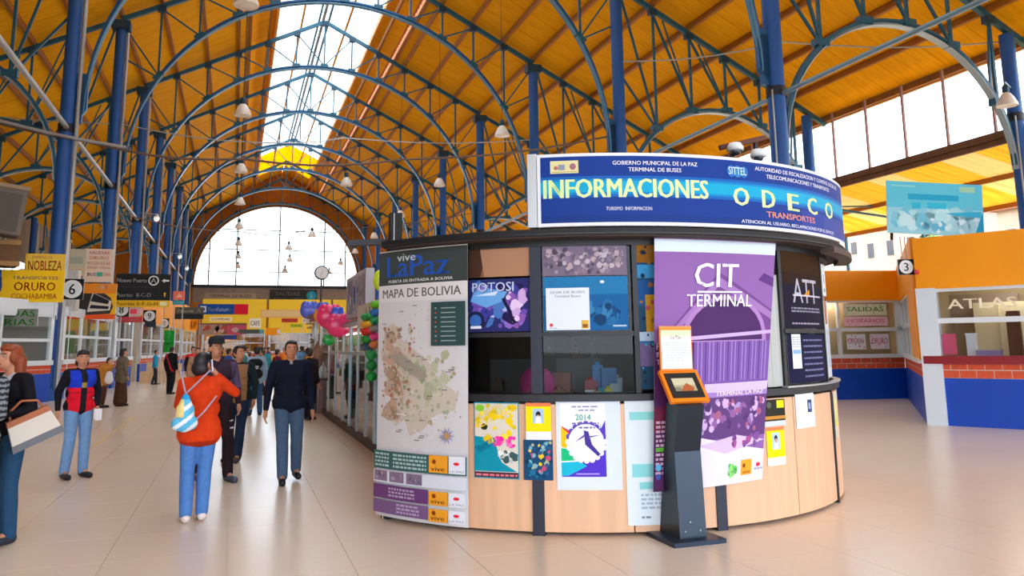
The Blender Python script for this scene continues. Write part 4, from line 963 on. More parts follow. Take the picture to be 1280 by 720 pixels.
for i in range(8):
    y0, y1 = SY[i:i+2]
    bbp('glass_pane', M_GLASS, sh, -.004, .004, y0+.05, y1-.05, .16, 1.47); bbp('glass_pane', M_GLASS, sh, -.004, .004, y0+.05, y1-.05, 1.54, 1.97)
for z in (.55, .95, 1.3): bbp('shelf', mat('glass_shelf', 'b8c4c4', .2), sh, .08, .45, .1, 9.0, z, z+.015)
bbp('back_panel', mat('beige_shop_back', 'b8a88a', .7), sh, .5, .54, 0, 9.2, .14, 2.0)
MB().tube([(.3, .5, 1.9), (.3, 8.8, 1.9)], .02, 8).build('light_tube', mat('shop_fill_glow', 'fff0d8', .5, emit=9), sh)  # glowing tube added to brighten the shop inside
bbp('roof_board', mat('shop_roof', '8a8478', .7), sh, 0, 2.5, .1, 9.2, 2.05, 2.12)
rr = random.Random(5); gys = [11.9+rr.uniform(0, 8.6) for i in range(26)]; gc = [('red', 'c8302a'), ('brown', '6a4426'), ('white', 'e4e0d8'), ('blue', '2a5a9a'), ('green', '3a8a4a'), ('orange', 'e08828')]
for i in range(26):
    n_, c_ = gc[i % 6]; y = gys[i]; rk = sorted(gys[i % 6::6]).index(y); z = (.565, .965, .155)[i % 3]; w = rr.uniform(.12, .3); hh = rr.uniform(.15, .3)
    o = MB().box((0, 0, hh/2), (.2, w, hh)).box((0, 0, hh), (.21, w*1.02, .02)).build('goods_box', mat('goods_'+n_, c_, .5)); o.location = (2.38, y, z)
    tag(o, f'{n_} goods box behind the shop glass, {ORD[rk]} of its colour counted from the booth', 'box', f'{n_} goods on the shop shelves')
ga = empty('advertising_panel', (2.15, 14.0, 2.12), label='tall grey billboard box with pictures above the glass shop', cat='sign')
bbp('panel', mat('grey_billboard', 'a8a6ac', .5), ga, -.05, .1, 0, 2.6, .05, .86)
P = Print(flat((2.09, 16.55, 2.2), (0, -1, 0))); P.rect(.2, .05, .9, .7, '8a8a98').rect(1.0, .05, 1.5, .7, 'b8b4c4').rect(1.1, .1, 1.35, .55, '3a58b0').rect(1.7, .05, 2.4, .7, '98929c').blots(.2, .05, 2.4, .7, 20, ['7a7488', 'c8c0c8', '5a6a9a'], .04, .12, 71)
P.build('pictures', M_PRINT, ga, ga.location)
# hanging goods and balloons on the shop corner
def toybag(x, y, z, cols_, label, h=.12):
    o = empty('toy_string', (x, y, z), label=label, cat='toys', group='strings of toys hanging at the shop')
    for i, c in enumerate(cols_):
        MB().ell((0, 0, -i*h), (.09, .1, h*.5), 10, 6).ell((.0, .09, -i*h-.02), (.05, .07, h*.4), 8, 6).build('toy', mat('toy_'+c, c, .5), o)
    MB().tube([(0, 0, .15), (0, 0, -h*len(cols_))], .005, 5).build('string', M_BLACK, o)
toybag(2.0, 12.9, 2.1, ['1a9a4a', 'e8b020', 'd82a2a', '18a040', '2a4a6a'], 'string of green, yellow and red toys hanging before the shop header')
toybag(2.0, 13.25, 2.1, ['1a9a4a', 'e8a020', 'e02222', '208a30', '3a4a5a'], 'second string of green and red toys, left of the first')
toybag(1.98, 12.2, 2.25, ['70c820', '2a70c0', '20a060', '888888', 'e83a90', 'd07a40'], 'string of lime, blue and pink toys closest to the map banner')
toybag(1.95, 12.3, 1.5, ['20a050', '1a9040', '18a048'], 'green bottle shaped inflatables hanging beside the map banner', .16)
def balloon(x, y, z, r, c, label, ry=0):
    o = empty('balloon', (x, y, z), label=label, cat='balloon', group='foil balloons by the shop'); o.rotation_euler = (0, ry, 0)
    MB().ell((0, 0, 0), (r, r*.4, r*.95), 18, 12).ell((-r*.4, 0, r*.5), (r*.5, r*.3, r*.5), 14, 10).ell((r*.4, 0, r*.5), (r*.5, r*.3, r*.5), 14, 10).build('foil', mat('foil_'+c, c, .25), o); MB().tube([(0, 0, -r), (0, 0, -r-.5)], .004, 4).build('string', M_WHITE, o)
for k, (px, py, Y, r, c, l) in enumerate([(481, 352, 11.6, .17, 'c8e020', 'lime yellow balloon squeezed beside the top of the map banner'),
        (404, 385, 17.5, .13, '3450c8', 'blue balloon at the upper left of the pink bunch'), (422, 392, 17, .14, '3450c8', 'blue balloon at the upper right of the pink bunch'),
        (412, 396, 17.3, .27, 'e02868', 'large pink foil balloon over the crowd'), (423, 407, 16.9, .25, 'e23070', 'lower pink foil balloon of the bunch'), (402, 395, 17.6, .17, 'e89020', 'orange balloon at the left of the pink bunch'),
        (387, 388, 24, .27, '4a58c0', 'round violet blue balloon under the black hall sign'), (411, 425, 17, .12, '18a040', 'green balloon at the bottom of the bunch')]):
    p = at(px, py, Y); balloon(p.x, p.y, p.z, r, c, l)

# ------------------------------------------------------------------ ticket counters
M_BLUEW = mat('royal_blue_wall_paint', '0046b8', .45, noise=.06, scale=3)
M_OFAS = mat('orange_fascia_paint', 'f79e00', .5, noise=.05, scale=1)
M_WFR = mat('white_window_frame', 'dbe6ee', .35)
M_BRICK = mat('red_brick', 'd4552f', .75, noise=.15, scale=12); M_MORT = mat('white_mortar', 'dcd2ca', .8)
M_SILL = mat('maroon_sill', '8a1f2c', .45)
M_INT = mat('office_interior', 'cbb894', .8)
def counter(P0, P1, label, zk=.89, zb=1.16, zs=1.31, zm=1.98, zt=2.6, zf=3.7, cols=2, depth=2.2, sill=None, big=False, fascia=None, kick=None, post=.16, interior='cbb894', grp='ticket counters', roof=True, pan=True):
    P0 = Vector((P0[0], P0[1], 0)); P1 = Vector((P1[0], P1[1], 0)); d = P1-P0; L = d.length
    r = empty('ticket_counter', P0, math.atan2(d.y, d.x), label, 'counter', grp)
    bbp('kick_panel', kick or M_BLUEW, r, 0, L, 0, .12, 0, zk)
    bbp('brick_backing', M_MORT, r, 0, L, .012, .12, zk, zb)
    n = max(2, int(L/.285)); bw = L/n; hc = (zb-zk)/2 if big else (zb-zk)/2
    if big:
        me = MB().bb(.008, bw-.008, 0, .03, .008, .145).mesh('brick')
        me2 = MB().bb(.008, bw-.008, 0, .03, .008, zb-zk-.16).mesh('brick')
        for i in range(n+1):
            o = link('brick', me, r, M_BRICK); o.location = (min(i*bw, L-bw), RND.uniform(-.003, .003), zk)
            if i < n: o = link('brick', me2, r, M_BRICK); o.location = (min((i+.5)*bw, L-bw), RND.uniform(-.003, .003), zk+.155)
    else:
        mb = MB()
        for c in range(2):
            for i in range(n): mb.bb(i*bw+.01+(bw/2 if c and i < n-1 else 0), (i+1)*bw-.01+(bw/2 if c and i < n-1 else 0), 0, .03, zk+c*hc+.01, zk+(c+1)*hc-.01)
        tag(mb.build('brick_course', M_BRICK, r), kind='stuff')
    bbp('sill', sill or M_WFR, r, -.02, L+.02, -.06, .16, zb, zs)
    w = L/cols
    for i in range(cols+1):
        x = i*w; p = post if i in (0, cols) else .07
        bbp('window_post', M_WFR, r, max(0, x-p/2), min(L, x+p/2) if i else p, -.01, .1, zs, zt)
    bbp('transom', M_WFR, r, 0, L, -.01, .1, zm-.05, zm+.05); bbp('head_frame', M_WFR, r, 0, L, -.01, .1, zt-.06, zt)
    for i in range(cols):
        bbp('glass_pane', M_GLASS, r, i*w+.04, (i+1)*w-.04, .04, .046, zs, zm-.05); bbp('glass_pane', M_GLASS, r, i*w+.04, (i+1)*w-.04, .04, .046, zm+.05, zt-.06)
    bbp('fascia', fascia or M_OFAS, r, -.04, L+.04, -.03, .1, zt, zf)
    bbp('back_wall', mat('office_'+interior, interior, .8), r, 0, L, depth-.1, depth, 0, zf-.1)
    for x in (0, L-.08): bbp('side_wall', mat('office_'+interior, interior, .8), r, x, x+.08, .12, depth, 0, zf-.1)
    bbp('desk', mat('office_desk', '9a7448', .6), r, .1, L-.1, .14, min(.7, depth-.12), zs-.2, zs-.16)
    if roof: bbp('roof_board', mat('shop_roof', '8a8478'), r, 0, L, .1, depth, zf-.15, zf-.1)
    if depth > .5:
        for i in range(max(1, int(L/3))): MB().tube([((i+.5)*3-.6 if L > 3 else .4, depth*.5, zt+.05), ((i+.5)*3+.6 if L > 3 else L-.4, depth*.5, zt+.05)], .03, 8).build('light_tube', mat('office_light_tube', 'fff4e0', .5, emit=24), r)  # emissive tubes added to lift the brightness of the interiors
    return r
def sd(a, b): a = Vector((*a, 0)); b = Vector((*b, 0)); return a, (b-a).normalized(), (b-a).length
def board(name, P0, d, z0, z1, w, base, draw, label, cat='sign', th=.04, m=None, out=.0, group=None):
    d = Vector(d).normalized(); n = Vector((d.y, -d.x, 0)); o0 = Vector((P0[0], P0[1], 0))+n*out
    P = Print(lambda u, v, k: o0+d*u+Vector((0, 0, v))+n*k); P.sheet(0, z0, w, z1, base, th, 1); draw(P, w, z0, z1)
    c = o0+Vector((0, 0, z0)); o = P.build(name, m or M_VINYL, None, c); o.location = c
    return tag(o, label, cat, group)
# right hand side: big counter with the shop name, its flank, and the inner one
A0, A1 = (12.76, 12.42), (14.6, 9.16)
rc = counter(A0, A1, 'ticket counter with royal blue base, brick band and ATLAS glass, at the right picture edge', cols=2, sill=M_SILL, big=True, post=.30, zf=3.62)
bbp('end_panel', mat('white_end_panel', 'd4e2ee', .4), rc, -.06, .30, -.05, .14, 0, 2.62)
a, d, L = sd(A0, A1)
def glasstext(name, t, u, v, h, w, col, label):
    n = Vector((d.y, -d.x, 0)); P = Print(lambda x, y, k: a+d*x+Vector((0, 0, y))+n*(k-.03)); P.n = .0
    P.text(t, u, v, h, w, col, bold=True); c = a+Vector((0, 0, v)); o = P.build(name, M_VINYL, None, c); o.location = c; tag(o, label, 'lettering')
glasstext('shop_lettering', 'ATLAS', .48, 2.20, .19, 1.15, 'fff8e0', 'cream letters ATLAS across the upper glass of the right counter')
# things inside
def inside(root_a, dd, u, back, z, mb, m, name, label, cat, grp=None):
    n = Vector((dd.y, -dd.x, 0)); o = mb.build(name, m); o.location = root_a+dd*u-n*back+Vector((0, 0, z)); o.rotation_euler = (0, 0, math.atan2(dd.y, dd.x)); return tag(o, label, cat, grp)
inside(a, d, .42, .10, 1.33, MB().box((0, 0, .2), (.26, .02, .4)).box((0, .0, .39), (.2, .022, .02)), mat('pink_poster', 'e85a78', .6), 'price_board', 'pink red price board in the lower left of the ATLAS counter glass', 'sign')
inside(a, d, 1.1, 1.5, 1.15, MB().box((0, 0, .6), (.9, .5, 1.2)).box((0, -.26, .6), (.02, .02, 1.1)), mat('cream_cabinet', 'efe0b8', .6), 'cabinet', 'cream cabinet inside the ATLAS counter', 'cabinet')
inside(a, d, .75, .4, 1.15, MB().box((0, 0, .28), (.16, .16, .55)).box((0, 0, .57), (.18, .18, .03)), mat('white_box', 'e8ecec', .5), 'box', 'white box standing on the desk of the ATLAS counter', 'box')
inside(a, d, 1.05, .35, 1.15, MB().box((0, 0, .12), (.4, .2, .24)).box((0, 0, .25), (.42, .22, .03)), mat('lilac_box', 'a08ab4', .5), 'box', 'lilac box on the desk of the ATLAS counter', 'box')
inside(a, d, 1.42, .8, 1.15, MB().box((0, 0, .5), (.2, .2, 1.0)).box((0, -.11, .5), (.22, .02, .9)), mat('brown_locker', '6a3a20', .5), 'locker', 'narrow brown locker inside the ATLAS counter', 'locker')
inside(a, d, .7, 1.9, 2.0, MB().box((0, 0, .3), (1.3, .03, .5)).box((0, -.02, .3), (1.2, .01, .4)), mat('faded_wall_poster', 'a08c80', .6), 'wall_poster', 'faded brown poster on the back wall of the ATLAS counter', 'poster')
# flank between the two counters
F0, F1 = (17.95, 18.2), (12.86, 12.62)
fl = counter(F0, F1, 'narrow flank of the orange topped counter block, running back from the white end panel', cols=4, depth=.3, zt=2.7, zf=3.66, zs=1.25)
Lf = (Vector((*F1, 0))-Vector((*F0, 0))).length
bbp('orange_pier', M_OFAS, fl, Lf-2.3, Lf+.05, -.04, .14, 1.22, 2.72)
# inner counter
I0, I1 = (14.3, 19.05), (17.95, 18.2)
ic = counter(I0, I1, 'inner ticket counter with dark blue base between the booth and the ATLAS counter', cols=2, depth=.62, zk=.84, zb=1.14, zs=1.24, zm=1.93, zt=2.75, zf=3.6, post=.3)
a2, d2, L2 = sd(I0, I1)
def inpos(px, py): v = at(px, py, 18.6); return v
for k, (u, z, w_, h_, c, t, l) in enumerate([(2.05, 2.33, 1.3, .32, '2f9a2f', 'SALIDAS', 'green lettered strip at the top of the inner counter window'), (2.05, 2.03, 1.3, .26, 'e8c4d4', 'HORARIOS', 'pale pink strip below the green strip of the inner counter'),
        (2.08, 1.38, .56, .42, 'd8e0ea', 'COPACABANA', 'left white notice with pink text in the inner counter'), (2.78, 1.38, .56, .42, 'e0dcea', 'ORURO', 'right white notice with pink text in the inner counter')]):
    board('window_notice', a2+d2*u, d2, z, z+h_, w_, c if k != 0 else 'd8e4d0', (lambda tt, cc, kk: lambda P, w, z0, z1: (P.text(tt, w/2, z0+(z1-z0)*.35, (z1-z0)*.4, w*.85, cc, al='C'), P.blots(0, z0, w, z1, 12, [cc], .01, .03, kk)))(t, ['2f9a2f', 'c86a98', 'b84a80', 'c04a84'][k], k), l, 'notice', th=.004, out=-.03)
board('window_notice', a2+d2*.75, d2, 1.95, 2.6, .7, 'c8b4b0', lambda P, w, z0, z1: P.rect(0, z0, w, z1-.2, 'd8b8a0').blots(0, z0, w, z1, 14, ['a8b8d0', 'd8a080', 'e8e0d8'], .04, .1, 3), 'pale travel poster in the left window of the inner counter', 'notice', th=.004, out=-.03)
board('window_notice', a2+d2*.95, d2, 1.32, 1.85, .5, '40302a', lambda P, w, z0, z1: P.ell(w/2, z0+.2, .16, .18, 'f06a20').ell(w/2, z0+.2, .09, .1, 'f8b040'), 'dark notice with an orange flame shape in the inner counter', 'notice', th=.004, out=-.03)
# number plates
def numplate(n, c, size, dd, label):
    d_ = Vector(dd).normalized(); 
    def draw(P, w, z0, z1): m = size/2; P.ell(m, z0+m, size*.44, size*.44, 'e8ecee', 26).ell(m, z0+m, size*.34, size*.34, 'dfe6ea', 26).text(str(n), m, z0+size*.24, size*.52, size*.28, '15181c', al='C')
    o = board('number_plate', (c[0]-d_.x*size/2, c[1]-d_.y*size/2), d_, c[2]-size/2, c[2]+size/2, size, '14161a', draw, label, 'sign', .05)
    if size > .4: MB().bb(size/2-.014, size/2+.014, .0, .03, -c[2]+size/2, size).build('post', M_GALV, o)
    return o
p = at(1131.5, 334, 12.6); numplate(3, p, .31, (.93, -.37, 0), 'square black plate with the number 3 in a white disc, under the teal banner')
MB().bb(-.012, .012, -.012, .012, 0, .0).mesh
hg = MB().bar((-.05, 0, .155), (-.05, .02, .62), .012, .012).bar((.05, 0, .155), (.06, .02, .62), .012, .012).build('hanger', M_GALV); hg.location = p; tag(hg, 'pair of thin metal straps that hold the number 3 plate', 'hanger')
lp = MB().ell((0, 0, 0), (.05, .05, .05), 12, 8).build('warning_lamp', mat('red_white_lamp', 'd84040', .3)); q = at(1146, 340, 12.36); lp.location = q; tag(lp, 'tiny red lamp beside the number 3 plate', 'lamp')
b0 = at(1103, 226, 12.35); b1 = at(1221, 217, 11.75)
hb0 = Vector((b0.x, b0.y, 0)); dv = Vector((b1.x-b0.x, b1.y-b0.y, 0))
def d_teal(P, w, z0, z1):
    H = lambda t: z0+(z1-z0)*t
    P.rect(0, H(.0), w, H(.5), '8cc8d8'); P.blots(0, z0, w, H(.6), 40, ['a8d8e0', 'b8dce4', '7cc0d4', '9ad0dc', '6ab8d0'], .08, .22, 81); P.blots(w*.3, z0, w, H(.35), 24, ['9cc8d8', 'c4e0e8', '5aaac8'], .05, .14, 82)
    P.rect(w*.22, H(.66), w*.75, H(.77), '1a9ec4'); P.rect(w*.26, H(.48), w*.35, H(.60), '2ab0d0'); P.rect(w*.42, H(.50), w*.62, H(.61), '2cb4d2'); P.poly([(w*.6, H(.42)), (w*.98, H(.48)), (w*.98, H(.36)), (w*.7, H(.38))], '30a8cc'); P.rect(w*.76, H(.84), w*.92, H(.95), '9cc8a8'); P.rect(w*.05, H(.9), w*.3, H(.93), '8ad0d8'); P.poly([(w*.9, z0+.01), (w, z0+.01), (w, H(.5))], '1a90b8')
bt = board('hanging_banner', hb0, dv, b0.z-1.04, b0.z+.0, dv.length, '58bcd4', d_teal, 'teal and pale blue banner standing tilted above the orange fascia on the right', 'banner', .03)
bt.rotation_mode = 'AXIS_ANGLE'; nv = Vector((dv.y, -dv.x, 0)).normalized(); bt.rotation_axis_angle = (-.06, nv.x, nv.y, nv.z)
bk = MB().bar((0, 0, 0), (.0, .1, -.95), .04, .04).bar((1.2, 0, 0), (1.2, .0, -.6), .04, .04).build('banner_support', M_BLACK); bk.location = (b0.x+.3, b0.y+.1, b0.z-.2); tag(bk, 'thin black struts that hold up the teal banner', 'support')

# left hand row of bus company offices
L_ = [((-8.6, 23.6), (-5.62, 29.7), 'orange and white office under the ORURO sign behind the woman with the handbag', dict(zt=2.75, zf=3.2, zm=1.95, cols=3, post=.28, fascia=M_WFR, interior='9a9a98')),
      ((-5.55, 30.85), (-5.02, 38.1), 'office with patterned glass behind the woman in the red and blue vest', dict(zt=2.85, zf=3.1, zm=2.1, cols=3, post=.28, fascia=M_WFR, interior='b8b49c')),
      ((-4.95, 38.5), (-4.45, 40.55), 'office with blue base and number eight plate, behind the woman in the long brown skirt', dict(zt=2.95, zf=3.1, zm=2.05, cols=1, post=.24, fascia=M_WFR, interior='b4a890')),
      ((-4.6, 45.5), (-4.1, 51), 'office with yellow top behind the stacked cartons', dict(zt=3.0, zf=4.4, zm=2.1, cols=2, post=.2, interior='c8c0a8')),
      ((-4.1, 52), (-3.6, 60), 'office with yellow top just beyond the one with cartons', dict(zt=3.0, zf=4.6, zm=2.1, cols=3, post=.2, interior='a8a08c')),
      ((-3.6, 62.8), (-3.2, 72), 'farthest office of the left row, near the end crossing', dict(zt=3.0, zf=4.8, zm=2.1, cols=3, post=.2, interior='98907c'))]
for P0_, P1_, l, kw in L_: counter(P0_, P1_, l, grp='bus company offices', **kw)
# left signs (size and place from their real planes)
def sgn(px0, py0, px1, py1, Y, draw, base, label, name='company_sign', foot=None, th=.06):
    a_ = at(px0, py0, Y); b_ = at(px1, py1, Y); w = b_.x-a_.x; 
    o = board(name, (a_.x, a_.y), (1, 0, 0), b_.z, a_.z, w, base, draw, label, 'sign', th)
    if foot is not None:
        for u in (.12*w, .88*w): MB().bb(u-.014, u+.014, .0, .03, foot-b_.z, a_.z-b_.z-.05).build('post', M_GALV, o)
    return o
def T(P, t, w, z0, z1, fx, fz, fh, fw, c, **k): return P.text(t, w*fx, z0+(z1-z0)*fz, (z1-z0)*fh, w*fw, c, al='C', **k)
sgn(33, 317, 81, 342, 29.0, lambda P, w, a, b: (P.rect(w*.05, a, w*.95, b, 'f2c848'), T(P, 'NOBLEZA', w, a, b, .5, .14, .5, .84, 'e8283c'), T(P, 'EMPRESA DE', w, a, b, .42, .74, .14, .5, 'd87a5a')), 'f0c030', 'yellow sign reading NOBLEZA at the foot of the big blue column', foot=2.6)
def d_oruro(P, w, a, b):
    P.rect(0, a, w*.14, b, '0f4a9c'); P.blots(0, a, w*.16, b, 10, ['1a6ac8', '0a2a5a', '3a9ad8'], .05, .2, 5); P.ell(w*.02, (a+b)/2, w*.14, (b-a)*.42, '12407c')
    T(P, 'TRANSPORTES', w, a, b, .6, .70, .11, .62, '9a70a8'); T(P, 'ORURO', w, a, b, .6, .36, .26, .56, 'd8381c'); T(P, 'COCHABAMBA', w, a, b, .6, .1, .17, .62, 'e0603a')
sgn(-10, 337, 79, 378, 28.6, d_oruro, 'f6c60a', 'large yellow sign reading ORURO COCHABAMBA above the white framed office', foot=2.6)
sgn(-30, 386, 47, 408, 28.2, lambda P, w, a, b: (P.rect(0, a, w, b, '7d857c'), T(P, 'SALIDAS', w, a, b, .55, .55, .38, .8, '1a9a1a'), T(P, 'DIARIAS', w, a, b, .5, .05, .38, .9, '1c9c1c')), '7d857c', 'grey board with bright green letters in the left office window', 'window_board')
sgn(80, 311, 107, 345, 34, lambda P, w, a, b: (P.rect(0, a, w, a+(b-a)*.3, 'd8c4a0'), P.rect(w*.15, a+(b-a)*.45, w*.85, a+(b-a)*.7, 'a8b0a0'), T(P, 'BUS', w, a, b, .5, .1, .15, .6, 'b87a40')), 'c8c4a8', 'faded beige billboard with a grey bus left of the price list', foot=2.6)
sgn(107, 311, 140, 353, 35, lambda P, w, a, b: (T(P, 'SALIDAS', w, a, b, .5, .84, .09, .7, 'c84a4a'), T(P, 'ORURO', w, a, b, .5, .68, .1, .66, 'e8742a'), T(P, 'POTOSI SUCRE', w, a, b, .5, .52, .09, .8, 'e87a4a'), T(P, 'TARIJA  UYUNI', w, a, b, .5, .38, .08, .8, 'c86a6a'), T(P, 'BUS', w, a, b, .28, .18, .1, .3, '5a6ac0'), P.rect(w*.45, a+(b-a)*.17, w*.65, a+(b-a)*.3, '4ac0a0'), T(P, 'CAMA', w, a, b, .8, .18, .1, .26, 'e8744a')), 'ecd0b8', 'cream price list with orange letters above the bus picture', foot=2.6)
p6 = at(90.5, 361.5, 29.9); numplate(6, p6, .68, (1, 0, 0), 'square black plate with the number 6 in a white disc, beside the ORURO sign')
def d_bus(P, w, a, b):
    h = b-a; P.rect(0, a, w, a+h*.14, 'e8581c'); P.poly([(w*.3, a+h*.2), (w*.35, a+h*.9), (w*.55, a+h*.98), (w*.9, a+h*.6), (w*.95, a+h*.35), (w*.9, a+h*.15), (w*.5, a+h*.12)], '3a3430')
    P.poly([(w*.5, a+h*.2), (w*.58, a+h*.75), (w*.92, a+h*.5), (w*.9, a+h*.25)], 'd8d0c0'); P.poly([(w*.55, a+h*.5), (w*.6, a+h*.72), (w*.88, a+h*.52), (w*.86, a+h*.42)], '20242a'); P.poly([(w*.54, a+h*.3), (w*.56, a+h*.4), (w*.88, a+h*.36), (w*.87, a+h*.28)], '20242a')
    P.rect(w*.4, a+h*.72, w, a+h, 'f0902a'); P.text('VIP', w*.75, a+h*.84, h*.1, w*.2, 'f8e8d0', al='C'); P.rect(w*.0, a+h*.18, w*.15, a+h*.4, '6a5a9c'); P.rect(w*.2, a+h*.15, w*.3, a+h*.4, '2a8a4a')
sgn(75, 354, 144, 399, 33.5, d_bus, 'f4b81a', 'yellow sign with a picture of a dark bus, right of the number 6 plate', foot=2.4)
def arrowL(P, cx, cy, s, c): P.poly([(cx-s, cy), (cx-s*.2, cy+s*.6), (cx-s*.2, cy+s*.22), (cx+s, cy+s*.22), (cx+s, cy-s*.22), (cx-s*.2, cy-s*.22), (cx-s*.2, cy-s*.6)], c)
def arrowU(P, cx, cy, s, c): P.poly([(cx, cy+s), (cx+s*.6, cy+s*.2), (cx+s*.22, cy+s*.2), (cx+s*.22, cy-s), (cx-s*.22, cy-s), (cx-s*.22, cy+s*.2), (cx-s*.6, cy+s*.2)], c)
def d_dir(P, w, a, b):
    h = b-a
    P.rect(0, a+h*.62, w*.79, b-.02, '1c1e20'); P.rect(0, a+h*.24, w*.79, a+h*.58, '1c1e20'); P.rect(w*.80, a+h*.24, w, b-.02, '1a1c1e'); P.rect(0, a, w, a+h*.2, 'e8b818')
    P.text('Nuevo Puerta', w*.02, a+h*.74, h*.12, w*.54, 'e8ecec'); P.ell(w*.68, a+h*.8, h*.15, h*.15, 'e8ecec').ell(w*.68, a+h*.8, h*.115, h*.115, '1c1e20').text('A', w*.68, a+h*.73, h*.14, w*.1, 'e8ecec', al='C')
    arrowL(P, w*.9, a+h*.8, w*.07, 'f0f0f0'); P.text('Puertas  B-C-D', w*.02, a+h*.30, h*.12, w*.62, 'e8ecec'); arrowU(P, w*.9, a+h*.38, w*.045, 'e8c020'); P.text('Puertas E-F-G-H', w*.02, a+h*.05, h*.10, w*.76, '5a4410'); P.rect(w*.82, a+h*.04, w*.95, a+h*.16, 'e8e4b0')
sgn(146, 342, 212, 384, 36.5, d_dir, '2a2c2e', 'black and yellow direction sign reading Puerta A and Puertas B-C-D with arrows', 'direction_sign', foot=0)
p8 = at(152, 387, 38.6); numplate(8, p8, .62, (1, 0, 0), 'black plate with the number 8 in a white disc below the direction sign')
sgn(144, 396, 178, 403, 38.8, lambda P, w, a, b: T(P, 'TRANSPORTES', w, a, b, .45, .2, .5, .8, 'e8b0b0'), 'd8404a', 'red strip sign under the number 8 plate', foot=0)
sgn(161, 385, 178, 394, 38.9, lambda P, w, a, b: P.rect(w*.1, a+.05, w*.6, b-.05, 'e84a5a'), 'e8b8b8', 'small pink and red board right of the number 8 plate')
p9 = at(187, 395, 45); numplate(9, p9, .6, (1, 0, 0), 'dim black plate with a number disc on the yellow office top')
pa = at(205, 404, 51); numplate(10, pa, .55, (1, 0, 0), 'smaller round number plate on the farther yellow office top')
sgn(181, 402, 195, 409, 44.5, lambda P, w, a, b: P.rect(w*.1, a+.05, w*.9, b-.05, '2c3440'), '3a4450', 'small dark board beneath the dim number plate')
sgn(206, 413, 217, 440, 40, lambda P, w, a, b: (P.rect(0, a, w, b, '0c8a24'), P.blots(0, a, w, b, 8, ['0a7a1e', '20a040'], .05, .15, 4)), '0c8a24', 'bright green hanging banner behind the people near the cartons', 'banner', foot=0)
sgn(217, 364, 231, 375, 46, lambda P, w, a, b: P.poly([(w*.2, a+.1), (w*.5, b-.1), (w*.8, a+.15)], 'f4c0b0'), 'f07a60', 'salmon square sign beside the left columns', foot=0)
sgn(216, 376, 230, 381, 46, lambda P, w, a, b: T(P, 'TAXI', w, a, b, .5, .2, .6, .8, 'c8f0f4'), '28b0c0', 'small turquoise sign under the salmon square sign', foot=0)
sgn(219, 384, 254, 399, 50, lambda P, w, a, b: (P.rect(0, a, w, a+(b-a)*.45, '24282a'), T(P, 'Puerta  A', w, a, b, .5, .55, .3, .8, 'd0d0c8')), '5c5a4c', 'distant grey and black direction sign left of the bank sign', foot=0)
# end crossing: counters and signs before the far wall
YC = 80
for k, (x0, x1, l) in enumerate([(-3.0, 2.6, 'far yellow kiosk under the blue and red bank sign'), (2.9, 8.6, 'far kiosk with cream signboard under the black hall sign'), (8.9, 15, 'farthest kiosk at the right of the end crossing')]):
    counter((x0, YC), (x1, YC), l, zt=3.0, zf=6.2, zm=2.1, cols=3, post=.2, interior=['e0a020', 'a87a40', '8a7a68'][k], kick=mat('far_yellow', 'f0b81c', .6), fascia=mat('bright_yellow_fascia', 'f8ce18', .5), grp='far kiosks')
sgn(248, 380, 310, 393, 79.97, lambda P, w, a, b: (P.rect(w*.72, a, w, b, 'd8102c'), P.rect(w*.04, a+(b-a)*.2, w*.16, b-(b-a)*.2, 'd8e4f4').rect(w*.07, a+(b-a)*.35, w*.13, b-(b-a)*.35, '0f4a9c'), P.text('Banfuturo', w*.2, a+(b-a)*.3, (b-a)*.4, w*.46, 'd0dcf0')), '0f4a9c', 'long blue and red bank sign hanging over the far crowd', 'bank_sign')
sgn(337, 362, 396, 377, YE-.12, lambda P, w, a, b: (P.text('SALIDAS', w*.38, a+(b-a)*.5, (b-a)*.3, w*.5, 'a8acac', al='C'), P.text('BOLETERIA PUERTAS', w*.4, a+(b-a)*.14, (b-a)*.16, w*.6, '8a8e8e', al='C'), P.ell(w*.88, (a+b)/2, (b-a)*.42, (b-a)*.42, '18a0c8').text('i', w*.88, a+(b-a)*.3, (b-a)*.4, w*.04, 'c8ecf4', al='C')), '33383c', 'long black hall sign with a turquoise disc, below the arched window', 'hall_sign')
sgn(326, 387, 380, 397, 79.97, lambda P, w, a, b: P.rect(.1, a+.1, w-.1, b-.1, 'e6c48c'), 'e8b070', 'cream signboard with orange edge under the black hall sign')
sgn(246, 404, 308, 418, 60, lambda P, w, a, b: (P.rect(w*.05, a, w*.5, b-.1, 'a08878'), P.rect(w*.6, a, w, b-.15, 'c0506a'), P.blots(0, a, w, b, 14, ['c8a0a0', '7a6a5a', 'b04a40'], .1, .3, 9)), '7a5a40', 'brown and pink shop awning board above the far crowd', foot=0)
sgn(300, 412, 330, 417, 58, lambda P, w, a, b: P.rect(w*.8, a, w, b, '5aa0a8'), '4c5850', 'small dark grey green sign over the crowd', foot=0)
sgn(332, 410, 350, 419, 57, lambda P, w, a, b: P.rect(w*.8, a+.1, w, b-.1, 'c8d8e8'), 'f09a10', 'orange sign above the walking man', foot=0)
sgn(363, 405, 378, 409, 50, lambda P, w, a, b: T(P, 'CAFE', w, a, b, .5, .2, .5, .7, '50701a'), 'a8b81e', 'lime green sign high above the walking man', foot=0)
